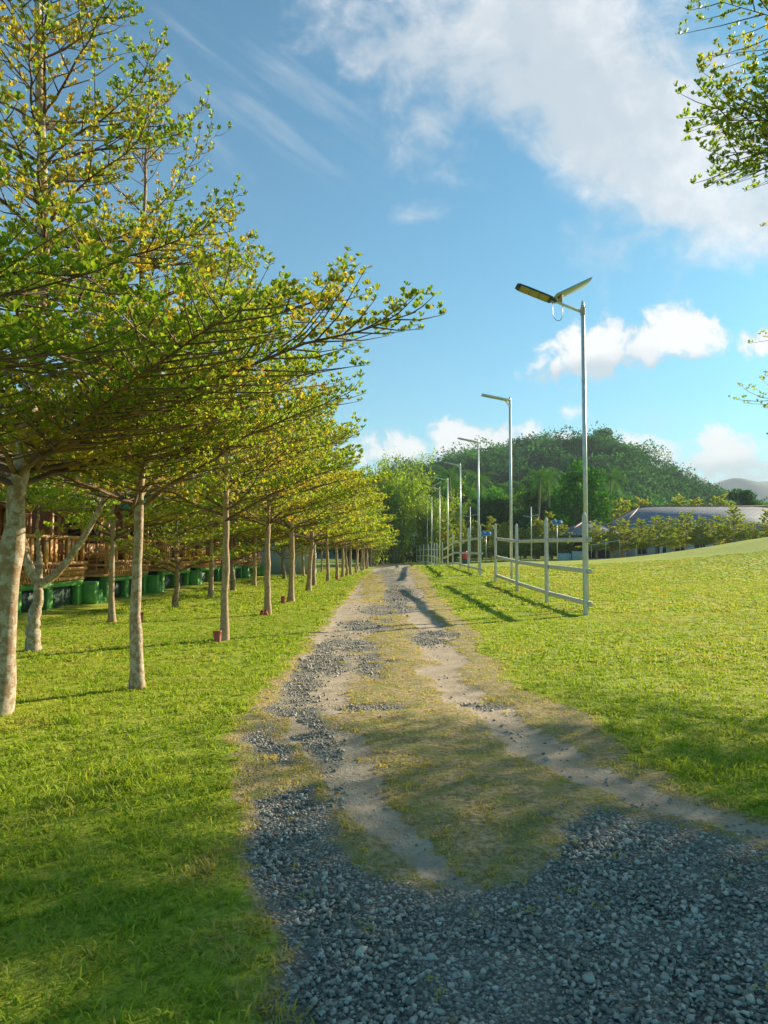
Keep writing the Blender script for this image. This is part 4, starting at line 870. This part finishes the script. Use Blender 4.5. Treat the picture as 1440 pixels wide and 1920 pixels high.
# person
def person(x, y, label):
    z = float(gh(x, y)); me_ = bpy.data.meshes.new('person'); o = bpy.data.objects.new('person', me_); COL.objects.link(o); o.location = (x, y, z)
    J = [((0, 0, .93), .14), ((0, 0, 1.2), .13), ((0, 0, 1.42), .14), ((0, 0, 1.5), .06), ((0, -.01, 1.62), .095), ((0, -.01, 1.7), .08), ((.1, 0, .86), .09), ((.11, -.05, .48), .06), ((.11, .02, .08), .045), ((.11, -.14, .03), .035),
         ((-.1, 0, .86), .09), ((-.11, .08, .48), .06), ((-.12, .12, .08), .045), ((-.12, -.04, .03), .035), ((.19, 0, 1.4), .06), ((.26, .02, 1.13), .042), ((.25, -.1, .9), .032), ((.25, -.13, .8), .03), ((-.19, 0, 1.4), .06), ((-.26, .02, 1.13), .042), ((-.25, -.1, .9), .032), ((-.25, -.13, .8), .03)]
    E = [(0, 1), (1, 2), (2, 3), (3, 4), (4, 5), (0, 6), (6, 7), (7, 8), (8, 9), (0, 10), (10, 11), (11, 12), (12, 13), (2, 14), (14, 15), (15, 16), (16, 17), (2, 18), (18, 19), (19, 20), (20, 21)]
    me_.from_pydata([j[0] for j in J], E, []); o.modifiers.new('skin', 'SKIN'); sv = me_.skin_vertices[0].data
    for i, j in enumerate(J): sv[i].radius = (j[1], j[1]); 
    sv[0].use_root = True; o.modifiers.new('sub', 'SUBSURF').levels = 1; o.modifiers['sub'].render_levels = 1
    m, t, out = mat('person_skin_and_clothes'); s = nd(t, 'ShaderNodeSeparateXYZ'); t.links.new(obj_co(t), s.inputs[0])
    c = mixc(t, mth(t, 'GREATER_THAN', s.outputs[2], .92), (.03, .03, .04), (.25, .06, .07)); c = mixc(t, mth(t, 'GREATER_THAN', s.outputs[2], 1.5), c, (.33, .19, .13)); prin(t, out, Base_Color=c, Roughness=.8); me_.materials.append(m)
    mb = MB(); mb.lathe([(.0, 1.80), (.07, 1.785), (.105, 1.72), (.108, 1.65), (.09, 1.60)], 12, (0, .012, 0)); mb.build('hair', M_dk, o, True)
    tag(o, label, 'person')
person(at(769, 1050, 104).x, 104, 'small distant figure in a dull red top standing by the far end of the fence')

# ---------------------------------------------------------------- hill, mountains
def hillz(x, y):
    pxx = 743+1400*x/np.clip(y, 260, 420); top = np.interp(pxx, [300, 600, 740, 800, 860, 900, 985, 1040, 1100, 1145, 1200, 1250, 1300, 1400, 1700], [960, 940, 908, 886, 870, 862, 850, 842, 838, 848, 874, 904, 932, 965, 1000])
    rz_ = (HZ-top)/1400*350+1.5-6; b = sstep(195, 345, y)*sstep(640, 380, y)
    return np.clip(rz_, 0, None)*b*(1+.10*(vnoise(x, y, .03, 8)-.5))+ (vnoise(x, y, .05, 12)-.5)*10*b-1.5
hx = np.linspace(-150, 330, 97); hy = np.linspace(180, 660, 80); HX, HY = np.meshgrid(hx, hy); hX, hY = HX.ravel(), HY.ravel(); idx = np.arange(len(hX)).reshape(len(hy), len(hx))
M_hill = simple('hill_soil', (.03, .055, .02), (.05, .08, .03), .1, .95)
hf = np.stack([idx[:-1, :-1].ravel(), idx[:-1, 1:].ravel(), idx[1:, 1:].ravel(), idx[1:, :-1].ravel()], 1)
tag(link('hill', mesh_np('hill', np.stack([hX, hY, hillz(hX, hY)], 1), hf, M_hill, smooth_=True)), kind='structure')
def forest():
    rnd = np.random.default_rng(77); n = 4200; x = rnd.uniform(-60, 300, n); y = rnd.uniform(200, 430, n); z = hillz(x, y)
    k = (x/y > -.06) & (x/y < .62); x, y, z = x[k], y[k], z[k]; n = len(x)
    R0 = 2.8+2.6*rnd.random(n)**1.5+2.6*(rnd.random(n) > .93); q = 230; N = n*q; d = rnd.normal(size=(N, 3)); d /= np.linalg.norm(d, axis=1, keepdims=True); d[:, 2] = np.abs(d[:, 2])*.95-.12
    Rr = np.repeat(R0, q); lob = 1+.28*np.sin(d[:, 0]*5+np.repeat(x, q))*np.cos(d[:, 1]*5+np.repeat(y, q))
    P = np.repeat(np.stack([x, y, z+2.0+R0*.9], 1), q, 0)+d*(Rr*(.75+.3*rnd.random(N))*lob)[:, None]*np.array([1, 1, 1.15])
    D = d+rnd.normal(0, .7, (N, 3)); a, s, nn = frames(D, np.array([[.1, .2, 1.]])); l = (.55+.6*rnd.random(N))[:, None]; w = l*.45
    v = np.stack([P, P+a*l*.5+s*w, P+a*l, P+a*l*.5-s*w], 1).reshape(-1, 3); b = np.arange(N)*4
    ti = np.clip(.2*rnd.random(N)+.95*np.repeat(rnd.random(n)**1.4, q)-.1, 0, 1)
    return link('hill_forest', mesh_np('hill_forest', v, np.stack([b, b+1, b+2, b+3], 1), M_leaf_hill, {'tint': np.repeat(ti, 4), 'warm': np.repeat(np.repeat(.5*rnd.random(n)**2, q), 4)}))
tag(forest(), 'dense jungle canopy covering the hill behind the lawn', 'forest', kind='stuff')
# the lone spreading tree on the hill top
o = place2(BL1, at(1131, 830, 345).x, 345, 'lone umbrella shaped tree standing proud on the hill top', 'umbrella_tree', rz=1, s=.95, col=(.8, .95, .8, 1)); o.location.z = float(hillz(np.array([at(1131, 830, 345).x]), np.array([345.]))[0])+5; o.scale = (1.25, 1.25, .95)
mx_ = np.linspace(200, 2400, 150); my = np.linspace(1700, 2900, 40); MX, MY = np.meshgrid(mx_, my); a_, b_ = MX.ravel(), MY.ravel()
pxm = 743+a_/2100*1400; tm_ = np.interp(pxm, [1000, 1180, 1250, 1290, 1330, 1375, 1420, 1480, 1600, 2000], [960, 880, 866, 880, 905, 893, 903, 898, 880, 930])
mz = (HZ-tm_)/1400*2100*sstep(1700, 2100, b_)*sstep(2900, 2150, b_)*(1+.16*(fbm(a_, b_, .006, 3, 4)-.5))-5; idx = np.arange(len(a_)).reshape(len(my), len(mx_)); hf = np.stack([idx[:-1, :-1].ravel(), idx[:-1, 1:].ravel(), idx[1:, 1:].ravel(), idx[1:, :-1].ravel()], 1)
M_mtn = simple('forested_mountain', (.035, .07, .03), (.06, .10, .04), .01, .95)
tag(link('mountains', mesh_np('mountains', np.stack([a_, b_, mz], 1), hf, M_mtn, smooth_=True)), kind='structure')

# ---------------------------------------------------------------- haze
m, t, out = mat('haze'); pv = nd(t, 'ShaderNodeVolumePrincipled'); pv.inputs['Color'].default_value = (.80, .90, 1, 1); pv.inputs['Density'].default_value = .0003; pv.inputs['Anisotropy'].default_value = 0.; t.links.new(pv.outputs[0], out.inputs['Volume'])
mb = MB(); mb.box((0, 1450, 148), (5600, 3100, 312)); hz = mb.build('haze', m); tag(hz, 'thin blue air haze in front of the far hills', 'haze', kind='stuff')
